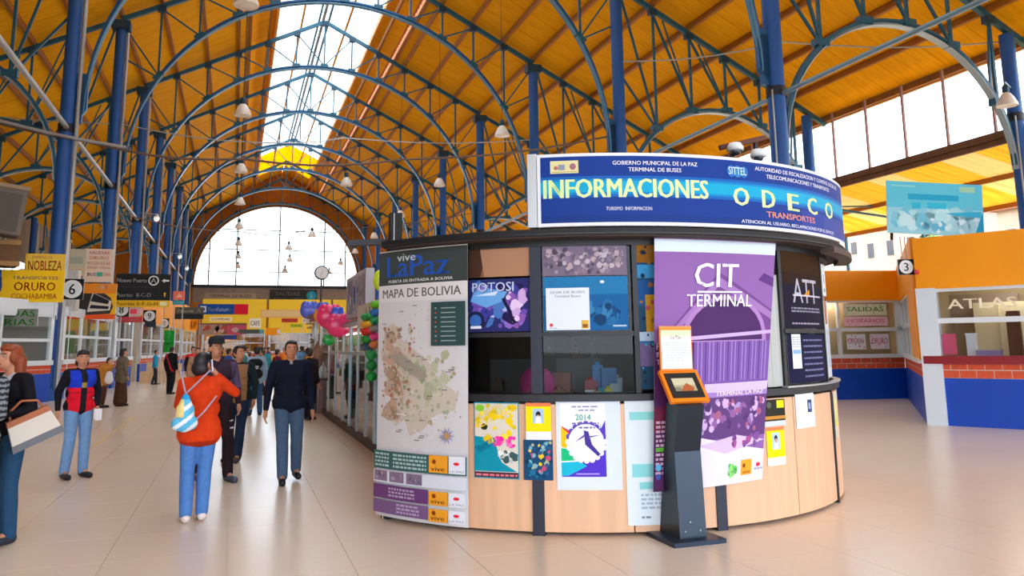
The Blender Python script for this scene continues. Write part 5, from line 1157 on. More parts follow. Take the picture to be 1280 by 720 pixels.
for k_, (a0_, b0_, a1_, b1_, Y_, c_, t_, l_) in enumerate([(262, 396, 290, 402, 66, 'f8e8b0', 'COMIDAS', 'pale yellow board under the bank sign'), (312, 398, 326, 410, 72, 'f0f0e0', 'CAFE', 'white board right of the brown awning board'), (352, 398, 372, 403, 68, 'c8402a', 'POLLOS', 'red strip board under the cream signboard'),
        (238, 399, 247, 412, 58, 'e89018', 'LP', 'small orange board left of the brown awning board'), (268, 419, 296, 424, 54, '2a4a9a', 'ENCOMIENDAS', 'dark blue board low over the far crowd'), (378, 398, 392, 404, 50, 'd8d0c0', 'FOTOS', 'beige board below the violet balloon'), (256, 366, 320, 374, 102, 'a89888', 'TERMINAL DE BUSES', 'long grey brown banner under the arched window')]):
    sgn(a0_, b0_, a1_, b1_, Y_, (lambda tt: lambda P, w, a, b: T(P, tt, w, a, b, .5, .25, .5, .8, '604838'))(t_), c_, l_, foot=0)
# clock on its pole
ck = at(402, 341, 45); co = empty('clock', (ck.x, ck.y, 0), label='round station clock on a tall thin post before the arched window', cat='clock')
MB().tube([(0, 0, 0), (0, 0, ck.z-.4)], .05, 8).build('post', M_DARK, co)
cm = MB().lathe([(0, -.1), (.36, -.1), (.40, -.06), (.40, .06), (.36, .1), (0, .1)], n=28).mesh('case')
o = link('case', cm, co, mat('dark_clock_case', '4a4e52', .4)); o.location = (0, 0, ck.z); o.rotation_euler = (PI/2, 0, 0)
o2 = MB().lathe([(0, 0), (.33, 0)], n=28).build('dial', M_WHITE, co); o2.location = (0, -.105, ck.z); o2.rotation_euler = (PI/2, 0, 0)
MB().bar((0, -.11, ck.z), (.1, -.11, ck.z+.14), .02, .01).bar((0, -.112, ck.z), (-.06, -.112, ck.z-.24), .015, .01).build('hand', M_BLACK, co)

# cartons
for i, (x, z, w_, h_, l) in enumerate([(-3.9, 0, 1.1, .55, 'wide lower carton before the yellow topped office'), (-3.0, 0, .8, .5, 'lower right carton before the yellow topped office'), (-3.7, .56, .9, .45, 'upper carton on the wide lower one'), (-2.95, .51, .7, .4, 'upper right carton of the pile')]):
    o = MB().box((0, 0, h_/2), (w_, .6, h_)).box((0, 0, h_+.004), (w_*.98, .1, .006)).box((0, -.301, h_/2), (w_*.4, .004, h_*.3)).build('carton', mat('carton_board', 'e6c498', .8, noise=.15, scale=3)); o.location = (x+.1, 43.6, z); tag(o, l, 'carton', 'cartons by the yellow topped office')
# grey cabinet and crate on top of the left office
gc_ = empty('loudspeaker_cabinet', (-7.35, 27.6, 5.05), rz=.35, label='big tilted grey box on top of the left office, cut by the picture edge', cat='cabinet')
gc_.rotation_euler = (0, .09, .35)
bbp('case', mat('grey_brown_case', '6f665e', .6), gc_, -1.5, .95, -.4, .5, .1, 1.5); bbp('front_grille', mat('mesh_grille', '5c5650', .8), gc_, -1.4, .82, -.43, -.4, .2, 1.35)
bbp('rim', mat('tan_rim', '9a8468', .6), gc_, -1.55, 1.0, -.45, .52, 1.5, 1.62); bbp('bracket', M_DARK, gc_, -.8, .3, -.3, .3, -.05, .1)
MB().bb(-1.4, -.2, -.2, .2, 1.62, 1.85).build('lid_box', M_GALV, gc_)
cr = empty('wooden_crate', (-7.5, 28.2, 3.25), rz=.35, label='brown wooden crate under the big grey box on the left office roof', cat='crate')
bbp('box', mat('crate_wood', '6e4c28', .7, noise=.2, scale=4, stretch=(1, 1, 6)), cr, -1.3, 1.0, -.4, .5, .95, 1.75)
for z in (.95, 1.6): bbp('batten', mat('crate_batten', 'a47c48', .7), cr, -1.32, 1.02, -.44, -.4, z, z+.14)
bx = MB().bb(-.35, .35, -.3, .3, 0, 1.1).bb(-.38, .38, -.33, .33, 1.0, 1.1).build('cardboard_box', mat('tan_cardboard', 'b09468', .8)); bx.location = (-6.05, 31.6, 4.4); tag(bx, 'tan box on the roof edge left of the big blue column', 'box')
sp = MB().bb(-.9, .9, -.3, .3, 3.0, 4.4).build('roof_frame', mat('white_office_roof', 'c8c4bc', .6)); sp.location = (-6.2, 31.6, 0); tag(sp, 'pale boarding on the office roof behind the yellow signs', 'boarding')

# ------------------------------------------------------------------ lamps
M_SHADE = mat('white_enamel_shade', 'e6ded2', .35); M_LENS = mat('frosted_lamp_lens', 'f4efe6', .3)
def bell(x, y, z, s, label, group, top=None):
    o = empty('pendant_lamp', (x, y, z), label=label, cat='lamp', group=group)
    MB().lathe([(.30*s, 0), (.29*s, .08*s), (.2*s, .28*s), (.12*s, .4*s), (.09*s, .42*s)], n=20).build('shade', M_SHADE, o)
    MB().lathe([(0, .01*s), (.2*s, .0), (.29*s, .02*s)], n=20).build('lens', M_LENS, o)
    MB().lathe([(.08*s, .42*s), (.1*s, .46*s), (.1*s, .62*s), (.05*s, .68*s)], n=12).build('ballast', M_NODE, o)
    t = top if top else roof_z(x)+(.94 if .08 < x < 9.5 else .36)-z
    MB().tube([(0, 0, .66*s), (0, 0, t)], .012, 5).build('rod', M_DARK, o)
for k in range(8): bell(-.1, 22.1+k*11.2-(.9 if k > 2 else 0), 10.95, 1.15, f'white bell lamp of the left hanging row, {ORD[k]} from the front', 'bell lamps of the left row')
for k in range(7): bell(11.1, 33.6+k*12, 11.0, 1.15, f'white bell lamp of the right hanging row, {ORD[k]} above the booth side', 'bell lamps of the right row')
for k, (px, py, y) in enumerate([(433, 232, 48), (390, 296, 71), (361, 312, 80), (362, 327, 92), (356, 340, 101)]):
    q = at(px, py, y); bell(q.x, q.y, q.z, 1.2, f'bell lamp of the middle row against the arched window, {ORD[k]} from the front', 'bell lamps of the middle row')
def armlamp(x, y, z, ax, label, s=1.):
    o = empty('arm_lamp', (x, y, z), label=label, cat='lamp', group='ball lamps on column arms')
    MB().ell((0, 0, 0), (.17*s, .17*s, .2*s), 14, 10).build('globe', mat('white_lamp_globe', 'eef0ee', .25, emit=.4), o)
    MB().lathe([(.17*s, .02), (.12*s, .2*s), (.05, .28*s)], n=12).build('cap', M_GALV, o); MB().tube([(0, 0, .25*s), (ax, 0, .3*s)], .025, 6).build('arm', M_GALV, o)
for k, y in enumerate((51.62, 72.8, 83.4)): armlamp(-4.75, y-.35, 9.3, -.9, f'white ball lamp on an arm of the left columns, {ORD[k]} in view')
q = at(1258, 122, 19.3); bell(q.x, q.y, q.z-.3, 1.1, 'bell lamp with bright bulb on the outer column at the right picture edge', None, top=.9)
lo = [o for o in bpy.data.objects if o.name.startswith('pendant_lamp') and (o.location-q).length < .5][0]
MB().bar((0, 0, .85), (XO-q.x, Y0-q.y, .85), .04, .04).build('arm', M_GALV, lo)

# cables across the nave
for k, (pts, r_, l) in enumerate([([(-15.7, 30.3, 10.2), (-9, 30.2, 9.45), (-5.2, 30.2, 8.75), (0, 30.4, 8.5), (6, 31, 9.0), (15.3, 30.6, 10.6)], .045, 'sagging bundle of cables crossing from the big left column'),
        ([(-15.7, 30.2, 9.9), (-8, 30.1, 9.3), (-3.9, 30.1, 8.6)], .06, 'pale blue conduit along the sagging cables'),
        ([(-5.6, 41, 8.0), (0, 45, 7.8), (4, 52, 9.0), (15, 51.6, 10.5)], .03, 'thin cable crossing the nave further back'),
        ([(-15.7, 41, 12.6), (-5.6, 41.2, 12.3), (2, 41.2, 11.9), (5, 42, 12.6), (15.3, 41, 13)], .03, 'thin cable near the springing of the arches'),
        ([(15.4, 30.4, 13.9), (20, 25, 13.3), (26.2, 20, 12.2)], .03, 'thin grey cable under the right aisle roof')]):
    fine = []
    for i in range(len(pts)-1):
        for j in range(5):
            t = j/5; p0, p1 = Vector(pts[i]), Vector(pts[i+1]); q = p0.lerp(p1, t); q.z -= .25*math.sin(PI*t)*(1 if (p1-p0).length > 5 else .3); fine.append(q)
    fine.append(Vector(pts[-1]))
    tag(MB().tube(fine, r_, 6).build('cable', M_GALV if k in (1, 3, 4) else mat('brown_cable', '6a5444', .6)), l, 'cable')

# ------------------------------------------------------------------ people
M_SKINT = mat('skin', 'c68a68', .5, noise=.05, scale=6)
M_CLOTH = mat_attr('cloth', .85, .2, noise=.22, scale=25)
M_LEATH = mat_attr('leather_and_plastic', .45, .4)
def V(*a): return Vector(a)
def hand(w, e, s, vox, curl=.35):      # palm, four fingers, thumb; w wrist, e elbow, s side sign
    d = (V(*w)-V(*e)).normalized(); side = V(s, 0, 0); side = (side-d*side.dot(d)).normalized(); fr = d.cross(side).normalized()
    if fr.y > 0: fr = -fr
    w = V(*w); pc = w+d*.045; F = [('c', w, .024, w+d*.07, .03), ('e', pc+d*.01, (.022, .03, .04), (Matrix((side, fr, d)).transposed()))]
    if vox > .014: F.append(('c', w+d*.07, .028, w+d*.15+fr*.02, .02)); return F
    for k, (o, L) in enumerate(((-.028, .075), (-.009, .085), (.010, .078), (.028, .06))):
        b = w+d*.08+fr*(-o)*1.0; m_ = b+d*(L*.5)-side*.004; t = m_+d*(L*.45)-side*(L*curl)
        F += [('c', b, .0105, m_, .0095), ('c', m_, .0095, t, .008)]
    b = w+d*.03+fr*.028; F += [('c', b, .013, b+d*.035+fr*.022, .011), ('c', b+d*.035+fr*.022, .011, b+d*.065+fr*.026, .009)]
    return F
def person(label, loc, rz, h, P=None, top='202838', topf=None, trous='3a5070', trf=None, shoe='1a1a1e', hair='1a1210', hstyle='short', skin=None, vox=.011, hem=.88, skirt=0, headyaw=0, bulk=1., group=None, sleeve=True, beltz=1.0):
    k = h/1.7
    J = dict(hipL=(.09, 0, .92), hipR=(-.09, 0, .92), kneeL=(.10, -.02, .50), kneeR=(-.10, -.02, .50), ankL=(.10, .03, .09), ankR=(-.10, .03, .09),
             shL=(.175, 0, 1.39), shR=(-.175, 0, 1.39), elL=(.23, .04, 1.12), elR=(-.23, .04, 1.12), wrL=(.24, -.04, .88), wrR=(-.24, -.04, .88), head=(0, -.02, 1.585), lean=(0, 0, 0), toeL=None, toeR=None)
    J.update(P or {})
    S = lambda p: V(*p)*k
    r = empty('person', loc, rz, label, 'person', group)
    A = {n: S(J[n]) for n in ('hipL', 'hipR', 'kneeL', 'kneeR', 'ankL', 'ankR', 'shL', 'shR', 'elL', 'elR', 'wrL', 'wrR', 'head')}
    ln = S(J['lean']); hd = A['head']; HR = Matrix.Rotation(headyaw, 3, 'Z')
    Hp = lambda x, y, z: hd+HR@(V(x, y, z)*k)
    neck = V(0, .01, 1.42)*k+ln
    toes = {}
    for s in 'LR':
        a = A['ank'+s]; t = J['toe'+s]; toes[s] = S(t) if t else a+V(.02 if s == 'L' else -.02, -.16, -.055)*k
    def torso(x): return [('c', V(-.075, 0, 1.30)*k+ln, (.105*bulk+x)*k, V(.075, 0, 1.30)*k+ln, (.105*bulk+x)*k), ('c', V(-.06, 0, 1.12)*k+ln*.5, (.10*bulk+x)*k, V(.06, 0, 1.12)*k+ln*.5, (.10*bulk+x)*k),
                          ('c', V(-.07, .01, .95)*k, (.105*bulk+x)*k, V(.07, .01, .95)*k, (.105*bulk+x)*k), ('c', V(0, 0, .98)*k, (.10*bulk+x)*k, V(0, 0, 1.3)*k+ln, (.11*bulk+x)*k),
                          ('c', A['shL'], (.052+x*.8)*k, A['shR'], (.052+x*.8)*k)]
    def arms(x): return [f for s in 'LR' for f in (('c', A['sh'+s], (.05+x)*k, A['el'+s], (.040+x)*k), ('c', A['el'+s], (.040+x)*k, A['wr'+s], (.026+x)*k))]
    def legs(x, wd=0): return [f for s in 'LR' for f in (('c', A['hip'+s], (.085+x)*k, A['knee'+s], (.055+x+wd*.3)*k), ('c', A['knee'+s], (.055+x+wd*.3)*k, A['knee'+s].lerp(A['ank'+s], .35), (.052+x+wd*.5)*k), ('c', A['knee'+s].lerp(A['ank'+s], .35), (.052+x+wd*.5)*k, A['ank'+s], (.036+x+wd)*k))]
    B = torso(-.012)+arms(-.008)+legs(-.012)
    B += [('c', neck-V(0, 0, .05)*k, .056*k, hd+V(0, .015, -.06)*k, .052*k), ('e', Hp(0, .01, .015), V(.074, .092, .098)*k, HR), ('e', Hp(0, -.028, -.05), V(.054, .062, .062)*k, HR),
          ('c', Hp(0, -.085, .01), .010*k, Hp(0, -.112, -.022), .015*k), ('e', Hp(.076, .015, -.01), V(.012, .022, .032)*k, HR), ('e', Hp(-.076, .015, -.01), V(.012, .022, .032)*k, HR), ('e', Hp(0, -.082, -.068), V(.026, .014, .012)*k, HR)]
    for s, q in (('L', 1), ('R', -1)):
        B += hand(A['wr'+s], A['el'+s], q, vox); B.append(('c', A['ank'+s], .035*k, toes[s]+V(0, 0, .0), .026*k))
    blob('body', B, skin or M_SKINT, r, vox, smooth=1)
    # face
    if vox < .02:
        for q in (1, -1):
            MB().ell(Hp(q*.031, -.074, .012), V(.014, .01, .009)*k, 10, 6).build('eye', mat('eye_white', 'c8beb4', .3), r)
            MB().ell(Hp(q*.031, -.081, .012), V(.007, .006, .007)*k, 8, 6).build('iris', mat('dark_iris', '1c120c', .2), r)
            MB().bar(Hp(q*.014, -.084, .032), Hp(q*.05, -.072, .032), .008*k, .007*k).build('eyebrow', mat('brow_hair', '1a1210', .8), r)
        MB().ell(Hp(0, -.091, -.060), V(.024, .008, .007)*k, 10, 6).build('mouth', mat('lips', '8a4038', .5), r)
    # hair
    Hs = [('e', Hp(0, .024, .032), V(.081, .088, .088)*k, HR), ('e', Hp(0, .042, -.01), V(.078, .068, .085)*k, HR)]
    if hstyle == 'short': Hs += [('e', Hp(.012, -.03, .086), V(.058, .05, .022)*k, HR), ('e', Hp(.070, .012, .012), V(.012, .042, .045)*k, HR), ('e', Hp(-.070, .012, .012), V(.012, .042, .045)*k, HR)]
    if hstyle in ('long', 'pony'): Hs += [('e', Hp(.0, -.02, .08), V(.078, .065, .04)*k, HR), ('e', Hp(.066, .0, -.005), V(.025, .05, .06)*k, HR), ('e', Hp(-.066, .0, -.005), V(.025, .05, .06)*k, HR)]
    if hstyle == 'long': Hs += [('c', Hp(.04, .06, -.03), .06*k, Hp(.04, .07, -.2), .05*k), ('c', Hp(-.04, .06, -.03), .06*k, Hp(-.04, .07, -.2), .05*k)]
    if hstyle == 'pony': Hs += [('c', Hp(0, .10, .02), .035*k, Hp(.01, .14, -.12), .045*k), ('c', Hp(.01, .14, -.12), .045*k, Hp(.01, .12, -.26), .02*k)]
    if hstyle == 'side': Hs += [('e', Hp(.0, -.02, .08), V(.078, .065, .04)*k, HR), ('c', Hp(-.07, .03, -.02), .045*k, Hp(-.085, .02, -.2), .055*k), ('c', Hp(-.085, .02, -.2), .055*k, Hp(-.09, -.02, -.33), .025*k), ('c', Hp(0, .06, -.03), .07*k, Hp(-.03, .07, -.16), .05*k)]
    if hstyle == 'bob': Hs += [('e', Hp(0, -.015, .08), V(.08, .07, .045)*k, HR), ('e', Hp(0, .062, -.045), V(.090, .065, .085)*k, HR)]
    blob('hair', Hs, mat('hair_'+hair, hair, .55, noise=.3, scale=40), r, max(.008, vox*.9))
    if hstyle == 'cap':
        MB().lathe([(.10*k, 0), (.098*k, .05*k), (.075*k, .09*k), (0, .105*k)], tuple(Hp(0, .01, .055)), 18).ell(Hp(0, -.11, .062), V(.07, .07, .01)*k, 14, 6, HR).build('cap', mat('black_cap', '14161c', .8), r)
    # clothes
    tf = topf or (lambda x, y, z: top)
    tforms = torso(.014)+(arms(.012) if sleeve else [('c', A['sh'+s], .062*k, A['sh'+s].lerp(A['el'+s], .4), .055*k) for s in 'LR'])
    if sleeve:   # end at the cuff
        tforms = torso(.014)+[f for s in 'LR' for f in (('c', A['sh'+s], .062*k, A['el'+s], .052*k), ('c', A['el'+s], .052*k, A['el'+s].lerp(A['wr'+s], .92), .036*k))]
    tforms += [('c', neck-V(0, 0, .03)*k, .066*k, neck+V(0, 0, .02)*k, .062*k)]
    if hem < .88: tforms += [('c', V(-.075, .01, hem+.1)*k, (.112*bulk+.014)*k, V(.075, .01, hem+.1)*k, (.112*bulk+.014)*k)]
    blob('jacket' if sleeve else 'shirt', tforms, M_CLOTH, r, vox, (lambda x, y, z: tf(x/k, y/k, z/k)))
    if skirt:
        blob('skirt', [('c', V(0, .01, .98)*k, .13*k, V(0, 0, skirt)*k, .20*k)], M_CLOTH, r, vox, lambda x, y, z: trous)
    else:
        q = trf or (lambda x, y, z: trous)
        blob('trousers', [('c', V(-.07, .01, .95)*k, .112*bulk*k, V(.07, .01, .95)*k, .112*bulk*k)]+legs(.014, .014), M_CLOTH, r, vox, lambda x, y, z: q(x/k, y/k, z/k))
    for s in 'LR':
        a, t = A['ank'+s], toes[s]; z0 = min(a.z, t.z)-.035*k
        blob('shoe', [('c', V(a.x, a.y+.03*k, t.z+.012*k), .046*k, t+V(0, -.03*k, 0), .040*k), ('c', V(a.x, a.y, a.z), .04*k, V(a.x, a.y+.01*k, t.z+.02*k), .042*k)], M_LEATH, r, max(.008, vox*.8), lambda x, y, z: shoe)
    return r, k, A, Hp
def part(r, mb, name, m): return mb.build(name, m, r)

# walking man in the middle
def navy(x, y, z): return '10162a' if not (abs(x) < .018 and z > 1.41 and y < 0) else 'a8a4a8'
person('man in dark navy jacket and blue jeans walking towards the camera', (.66, 10.5, 0), .06, 1.71,
       dict(kneeL=(.10, .02, .50), ankL=(.12, .16, .13), toeL=(.13, .02, .06), kneeR=(-.08, -.07, .49), ankR=(-.07, -.10, .09), elL=(.25, .05, 1.11), wrL=(.27, -.04, .85), elR=(-.25, .06, 1.11), wrR=(-.28, -.02, .86), shL=(.19, 0, 1.40), shR=(-.19, 0, 1.40)), topf=navy, trous='47607e', shoe='15151a', hair='15100e', hem=.84, bulk=1.08, beltz=.8)
# woman in the two coloured vest
def vest(x, y, z):
    if abs(x) > .17 or z > 1.43: return '14141c'
    if abs(x) < .035 and y < 0: return '1c1a22' if z < 1.2 or z > 1.26 else 'a08a30'
    if z > 1.20: return '1c3cc4'
    return '8a1030' if 1.12 < z < 1.14 else 'd8142c'
person('woman in red and blue padded vest and light jeans standing by the office glass', (-1.90, 11.95, 0), .55, 1.62,
       dict(ankL=(.11, .02, .09), ankR=(-.12, .04, .09), kneeL=(.10, -.01, .5), wrL=(.20, -.10, .93), elL=(.25, .03, 1.13), elR=(-.26, .05, 1.14), wrR=(-.28, -.02, .90)), topf=vest, trous='6f98c8', shoe='16161c', hair='1c120e', hstyle='bob', hem=.90, bulk=1.12, headyaw=-.25)
lf = MB().box((0, 0, 0), (.09, .01, .13), .3).box((.01, -.01, -.02), (.08, .01, .12), .5).build('leaflet', mat('white_leaflet', 'e8ecf0', .6)); lf.location = (-1.66, 11.85, .80); tag(lf, 'white leaflet in the hand of the woman in the two coloured vest', 'leaflet')
# woman in the orange jumper, on the phone, seen from behind
pp = person('person in orange jumper and jeans holding a phone, back turned to the camera', (-.30, 8.55, 0), PI+.15, 1.58,
       dict(ankL=(.10, .05, .09), ankR=(-.06, .0, .09), kneeL=(.10, .0, .5), kneeR=(-.07, -.02, .5), elL=(.20, -.12, 1.16), wrL=(.12, -.24, 1.05), shR=(-.18, -.01, 1.40), elR=(-.36, -.10, 1.27), wrR=(-.16, -.10, 1.47), head=(-.0, -.03, 1.585)), topf=lambda x, y, z: 'c8380a' if z > .80 else 'a82c08', trous='4a78b8', shoe='d8ccc8', hair='17121a', hstyle='bob', hem=.78, bulk=1.22, headyaw=-.5)
def inworld(rt, p): 
    return Matrix.Translation(rt.location) @ Matrix.Rotation(rt.rotation_euler[2], 4, 'Z') @ Vector(p)
rt, k_, A_, Hp_ = pp
o = MB().box((0, 0, 0), (.012, .055, .12)).build('phone', mat('pale_phone', 'c4c8dc', .3)); o.location = inworld(rt, Hp_(-.098, -.02, -.02)); o.rotation_euler = (0, .1, rt.rotation_euler[2]); tag(o, 'pale phone held to the ear by the person in the orange jumper', 'phone')
def dbag(x, y, z): 
    return '2a9ad0' if z > .1 else ('e8d890' if x > .02 and z > -.06 else ('e4ecf0' if (x*7+z*9) % 1 < .4 else '5ab4dc'))
bg = empty('drawstring_bag', inworld(rt, (.16, .215, 1.05)), rt.rotation_euler[2]+.0, 'blue and yellow drawstring bag on the back of the orange jumper', 'bag')
blob('sack', [('c', V(0, 0, .12), .035, V(0, 0, 0), .085), ('c', V(-.05, 0, -.12), .07, V(.05, 0, -.12), .07), ('c', V(0, 0, 0), .085, V(0, 0, -.12), .085)], M_CLOTH, bg, .011, dbag)
MB().tube([(0, -.02, .15), (.03, -.03, .27), (.05, -.10, .37)], .008, 6).tube([(0, -.02, .15), (-.10, -.03, .25), (-.22, -.10, .36)], .008, 6).tube([(-.05, -.02, -.15), (-.17, .0, -.02), (-.28, -.03, .12)], .008, 6).build('cord', mat('grey_cord', '9a98a8', .7), bg)
# man with the black cap behind
def capj(x, y, z): return '5a4a6a' if x > .13 and z > 1.1 and z < 1.42 else ('342636' if z > 1.0 else '2a1c26')
person('man in black cap and dark purple jacket stepping forward behind the orange jumper', (-.20, 10.95, 0), .35, 1.74,
       dict(ankL=(.13, -.12, .09), kneeL=(.12, -.12, .5), kneeR=(-.1, .05, .5), ankR=(-.16, .12, .10), elL=(.26, .04, 1.13), wrL=(.24, -.1, .9), elR=(-.25, .0, 1.13), wrR=(-.16, -.15, 1.0), head=(-.04, -.03, 1.585)), topf=capj, trous='20141a', trf=lambda x, y, z: 'c8c8d0' if x > .12 and (.70 < z < .72 or .62 < z < .635) else '23161c', shoe='3a4458', hstyle='cap', hair='141014', bulk=1.12)
# man with tan waistcoat looking sideways
person('man in tan waistcoat over dark sleeves and dark jeans, face turned sideways', (.06, 12.7, 0), -.25, 1.66,
       dict(ankL=(.05, -.08, .09), kneeL=(.08, -.1, .5), ankR=(-.12, .05, .09), elL=(.25, .04, 1.13), wrL=(.25, -.05, .9)), topf=lambda x, y, z: '9a7452' if abs(x) < .15 and z < 1.42 else '1c2c34', trous='1c2c48', shoe='3a302c', hair='181214', hem=.86, bulk=1.12, headyaw=.9)
# girl at the left edge with long auburn hair
def girlt(x, y, z):
    if abs(x) > .165: return '101016'
    return 'c8cce0' if (z > 1.22 and y < 0 and abs(x) < .07) else '121218'
gp = person('woman with long auburn hair, black cardigan and jeans, cut by the left picture edge', (-1.84, 8.2, 0), -.75, 1.68,
       dict(ankL=(.08, .02, .09), ankR=(-.08, -.06, .09), kneeL=(.09, -.02, .5), kneeR=(-.09, -.06, .5), elL=(.25, .02, 1.13), wrL=(.16, -.20, 1.10), elR=(-.24, .02, 1.13), wrR=(-.12, -.24, 1.12), head=(.0, -.04, 1.585)), topf=girlt, trous='244a6c', shoe='2a3040', hair='8a3c14', hstyle='long', hem=.92)
rt2 = gp[0]
hb = empty('handbag', (-1.62, 8.02, .97), .3, 'white and brown shoulder bag with grey base at the left', 'bag')
me_ = MB().prism([(-.20, -.13), (.20, -.13), (.16, .12), (-.16, .12)], -.06, .06)
me_.build('body', mat('off_white_leather', 'c8c0b4', .6), hb); MB().prism([(-.205, -.135), (.205, -.135), (.196, -.075), (-.196, -.075)], -.063, .063).build('base_band', mat('grey_leather', '5c5e66', .6), hb)
MB().prism([(-.17, .08), (.17, .08), (.16, .13), (-.16, .13)], -.063, .063).build('flap', mat('brown_leather', 'a05a34', .6), hb)
MB().tube([(-.13, 0, .12), (-.11, -.01, .20), (.0, -.02, .25), (.11, -.01, .20), (.13, 0, .12)], .011, 8).build('strap', mat('brown_leather', 'a05a34'), hb); hb.rotation_euler = (.0, -.42, .3)
# her companion holding a camera, mostly outside the picture
cp = person('person in striped grey top holding a black camera at the left picture edge', (-1.97, 7.75, 0), -.3, 1.66, dict(elR=(-.26, -.05, 1.15), wrR=(-.14, -.28, 1.42), elL=(.24, -.1, 1.14), wrL=(.12, -.3, 1.40)), topf=lambda x, y, z: '7a8088' if (z*22) % 1 < .5 else '23262c', trous='8a6a4c', shoe='20242c', hair='2a1a12')
pcam = empty('photo_camera', (-1.97, 7.42, 1.40), -.3, 'black photo camera held up at the left picture edge', 'camera')
MB().box((0, 0, 0), (.14, .05, .10)).box((0, 0, .06), (.05, .05, .03)).build('body', M_BLACK, pcam); o = MB().lathe([(0, .09), (.03, .09), (.035, .05), (.035, 0)], n=16).build('lens', M_BLACK, pcam); o.rotation_euler = (PI/2, 0, 0)
# two people by the offices
person('woman in grey coat and long brown skirt by the office glass', (-3.12, 26.3, 0), 2.2, 1.66, None, top='6a6250', trous='4a3020', skirt=.14, hair='241612', hstyle='bob', vox=.02, hem=.7, bulk=1.3)
person('person bending in golden brown coat with a white bag, left of the long brown skirt', (-3.55, 25.9, 0), 1.2, 1.45, dict(lean=(0, -.1, 0), head=(0, -.18, 1.53)), top='b47a30', trous='5a3a28', hair='2a1a14', vox=.02, hem=.75, bulk=1.35)
wb = blob('white_bag', [('c', V(0, 0, 0), .12, V(0, 0, .16), .09)], mat('white_plastic_bag', 'd8d8de', .5), None, .02); wb.location = (-3.35, 25.5, .78); tag(wb, 'white plastic bag of the person in the golden brown coat', 'bag')
# far people
far = [('person in black with a red shoulder strap near the cartons', -2.19, 32.0, 2.6, 1.72, '15161c', '1a1c28', lambda x, y, z: 'c8202a' if abs(x-(z-1.1)*.5) < .03 else '15161c'),
       ('person in dark clothes with a red collar near the cartons', -1.35, 29.5, .4, 1.70, '241418', '2a2428', lambda x, y, z: 'e0201c' if z > 1.36 else '261a1c'),
       ('person in a beige jacket between cap and cartons', -1.0, 24.5, .2, 1.66, 'a88868', '3a3430', None),
       ('person with black backpack and pale blue jacket, back turned', .50, 20.8, PI+.2, 1.66, '8aa4c0', '2c4a70', None),
       ('person in dark coat beside the glass shop end', 1.62, 19.0, 2.4, 1.6, '1c1820', '1a1822', None),
       ('person in yellow brown coat near the pink balloons', 1.95, 23.5, 1.2, 1.62, 'b87c28', '3a2c28', None),
       ('person in dark red top deeper in the crowd, right side', 2.3, 27, .6, 1.6, '5a2830', '26283a', None),
       ('person with turquoise top beneath the hall sign', 1.1, 33, .2, 1.64, '2a8a98', '2a3448', None),
       ('person in white shirt in the far crowd, left of the walking man', .2, 31, .1, 1.7, 'c8ccd4', '2a3040', None),
       ('person in blue jacket in the far crowd, nearest the backpack', -.2, 27.5, 2.0, 1.62, '2a58a8', '20242e', None),
       ('person in black jacket in the far crowd under the bank sign', -.8, 37, .0, 1.7, '1a1a20', '30303c', None),
       ('person in brown jacket in the far crowd under the bank sign', -1.7, 40, 3.0, 1.66, '6a4a34', '2c2c38', None),
       ('person in grey top in the far crowd, by the orange sign', 1.2, 41, 3.0, 1.68, '84868e', '283040', None),
       ('person in orange top in the far crowd, by the orange sign', 2.4, 44, .2, 1.62, 'd87a28', '303440', None),
       ('person in dark green coat in the far crowd, below the balloons', 3.4, 38, .5, 1.64, '2c4034', '22242c', None),
       ('person in cyan shirt at the yellow topped office', -3.5, 41.2, 1.6, 1.6, '28a0c8', '2a3040', None),
       ('tiny person in black at the end crossing, left', -1.0, 52, .3, 1.7, '18181c', '20222a', None),
       ('tiny person in white at the end crossing, centre', 1.8, 55, .3, 1.68, 'd0d0d4', '30343c', None),
       ('tiny person in navy at the end crossing, right', 4.2, 54, .3, 1.68, '28345a', '22242c', None)]
more = []
qn = [('teal', '2a7a80'), ('maroon', '6a2030'), ('khaki', '8a8458'), ('white', 'd4d4d8'), ('charcoal', '26262c'), ('red', 'b82a28'), ('sky blue', '6a9ac8'), ('mustard', 'c89828'), ('brown', '5c3c28'), ('olive', '4c5430'), ('purple', '5a3a70'), ('pink', 'c87888')]
for i, (x, y) in enumerate([(.2, 24.5), (1.25, 26.5), (.9, 29.2), (2.0, 31), (-.5, 32.5), (.8, 35.5), (2.6, 34.5), (-.6, 43), (.6, 45), (3.1, 41.5), (1.8, 49), (-1.6, 47)]):
    n_, c_ = qn[i]; more.append((f'far person in a {n_} top walking in the crowd of the nave', x, y, RND.uniform(0, 6.2), RND.uniform(1.55, 1.72), c_, RND.choice(['22242c', '2c3850', '3a302c']), None))
for l, x, y, rz, h, t, tr, tf in far+more:
    person(l, (x, y, 0), rz, h, dict(kneeL=(.10, -.05, .5), ankL=(.11, -.06, .09), ankR=(-.10, .1, .10)), top=t, topf=tf, trous=tr, hair=RND.choice(['15100e', '1c1412', '241a16']), vox=.022 if y < 35 else .03, bulk=1.15, hem=.8)
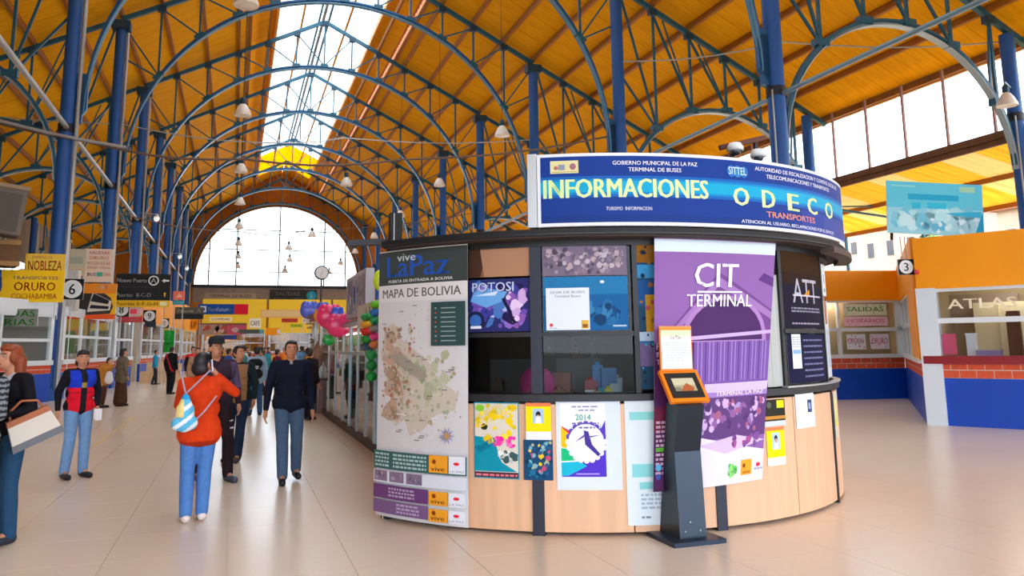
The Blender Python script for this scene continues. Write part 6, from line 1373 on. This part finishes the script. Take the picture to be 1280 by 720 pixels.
bp = empty('backpack', (.47, 20.62, 1.0), .2, 'black backpack with pale label on the person in pale blue', 'bag')
blob('pack', [('c', V(-.07, 0, 0), .12, V(.07, 0, 0), .12), ('c', V(-.06, 0, .25), .12, V(.06, 0, .25), .12)], M_CLOTH, bp, .02, lambda x, y, z: '14161c')
MB().bb(-.05, .05, -.13, -.12, .12, .2).build('label_patch', mat('pale_patch', '9aa0a8', .6), bp)
# low counter and boxes where the glass shops end
for k, (x, y, w_, h_, c, l) in enumerate([(2.35, 21.6, .7, 1.0, '8a7a84', 'grey violet sales cart just past the glass shop'), (2.9, 24.5, 1.2, 1.1, '6a5648', 'brown stall table beyond the glass shop'), (3.2, 28, 1.4, 2.2, 'a89a84', 'beige booth beyond the glass shop'), (3.8, 34, 1.6, 2.4, 'b88a3a', 'ochre booth under the balloons')]):
    o = empty('market_stall', (x, y, 0), label=l, cat='stall')
    bbp('body', mat('stall_'+c, c, .7), o, -w_/2, w_/2, -.8, .8, 0, h_*.8); bbp('top', mat('stall_top_'+c, '5a4a40', .6), o, -w_/2-.06, w_/2+.06, -.85, .85, h_*.8, h_*.8+.06)
    for q in (-.7, .7): bbp('post', M_GALV, o, -w_/2, -w_/2+.06, q-.03, q+.03, h_*.86, 2.4)
    bbp('awning', mat('awning_'+c, ['8a6a70', 'b05a48', 'c8a060', 'd89a30'][k], .7), o, -w_/2-.2, w_/2+.2, -1, 1, 2.4, 2.46)
tp = MB().bar((-2.2, 15.6, .0012), (-2.3, 22.0, .0012), .05, .002).build('floor_tape', mat('worn_yellow_tape', 'd8bc7c', .5)); tag(tp, 'faint worn yellow guide line on the floor behind the vest woman', 'line')
um = empty('umbrella', (1.95, 20.9, 1.0), label='folded brown patterned sunshade leaning by the glass shop end', cat='umbrella')
MB().tube([(0, 0, 0), (.1, .1, .5), (.2, .2, 1.0)], [.03, .22, .04], 10).build('cloth', mat('brown_pattern_cloth', '8a6a5c', .8, noise=.4, scale=12), um); MB().tube([(0, 0, -1), (0, 0, 0), (.2, .2, 1.1)], .015, 6).build('pole', M_DARK, um)
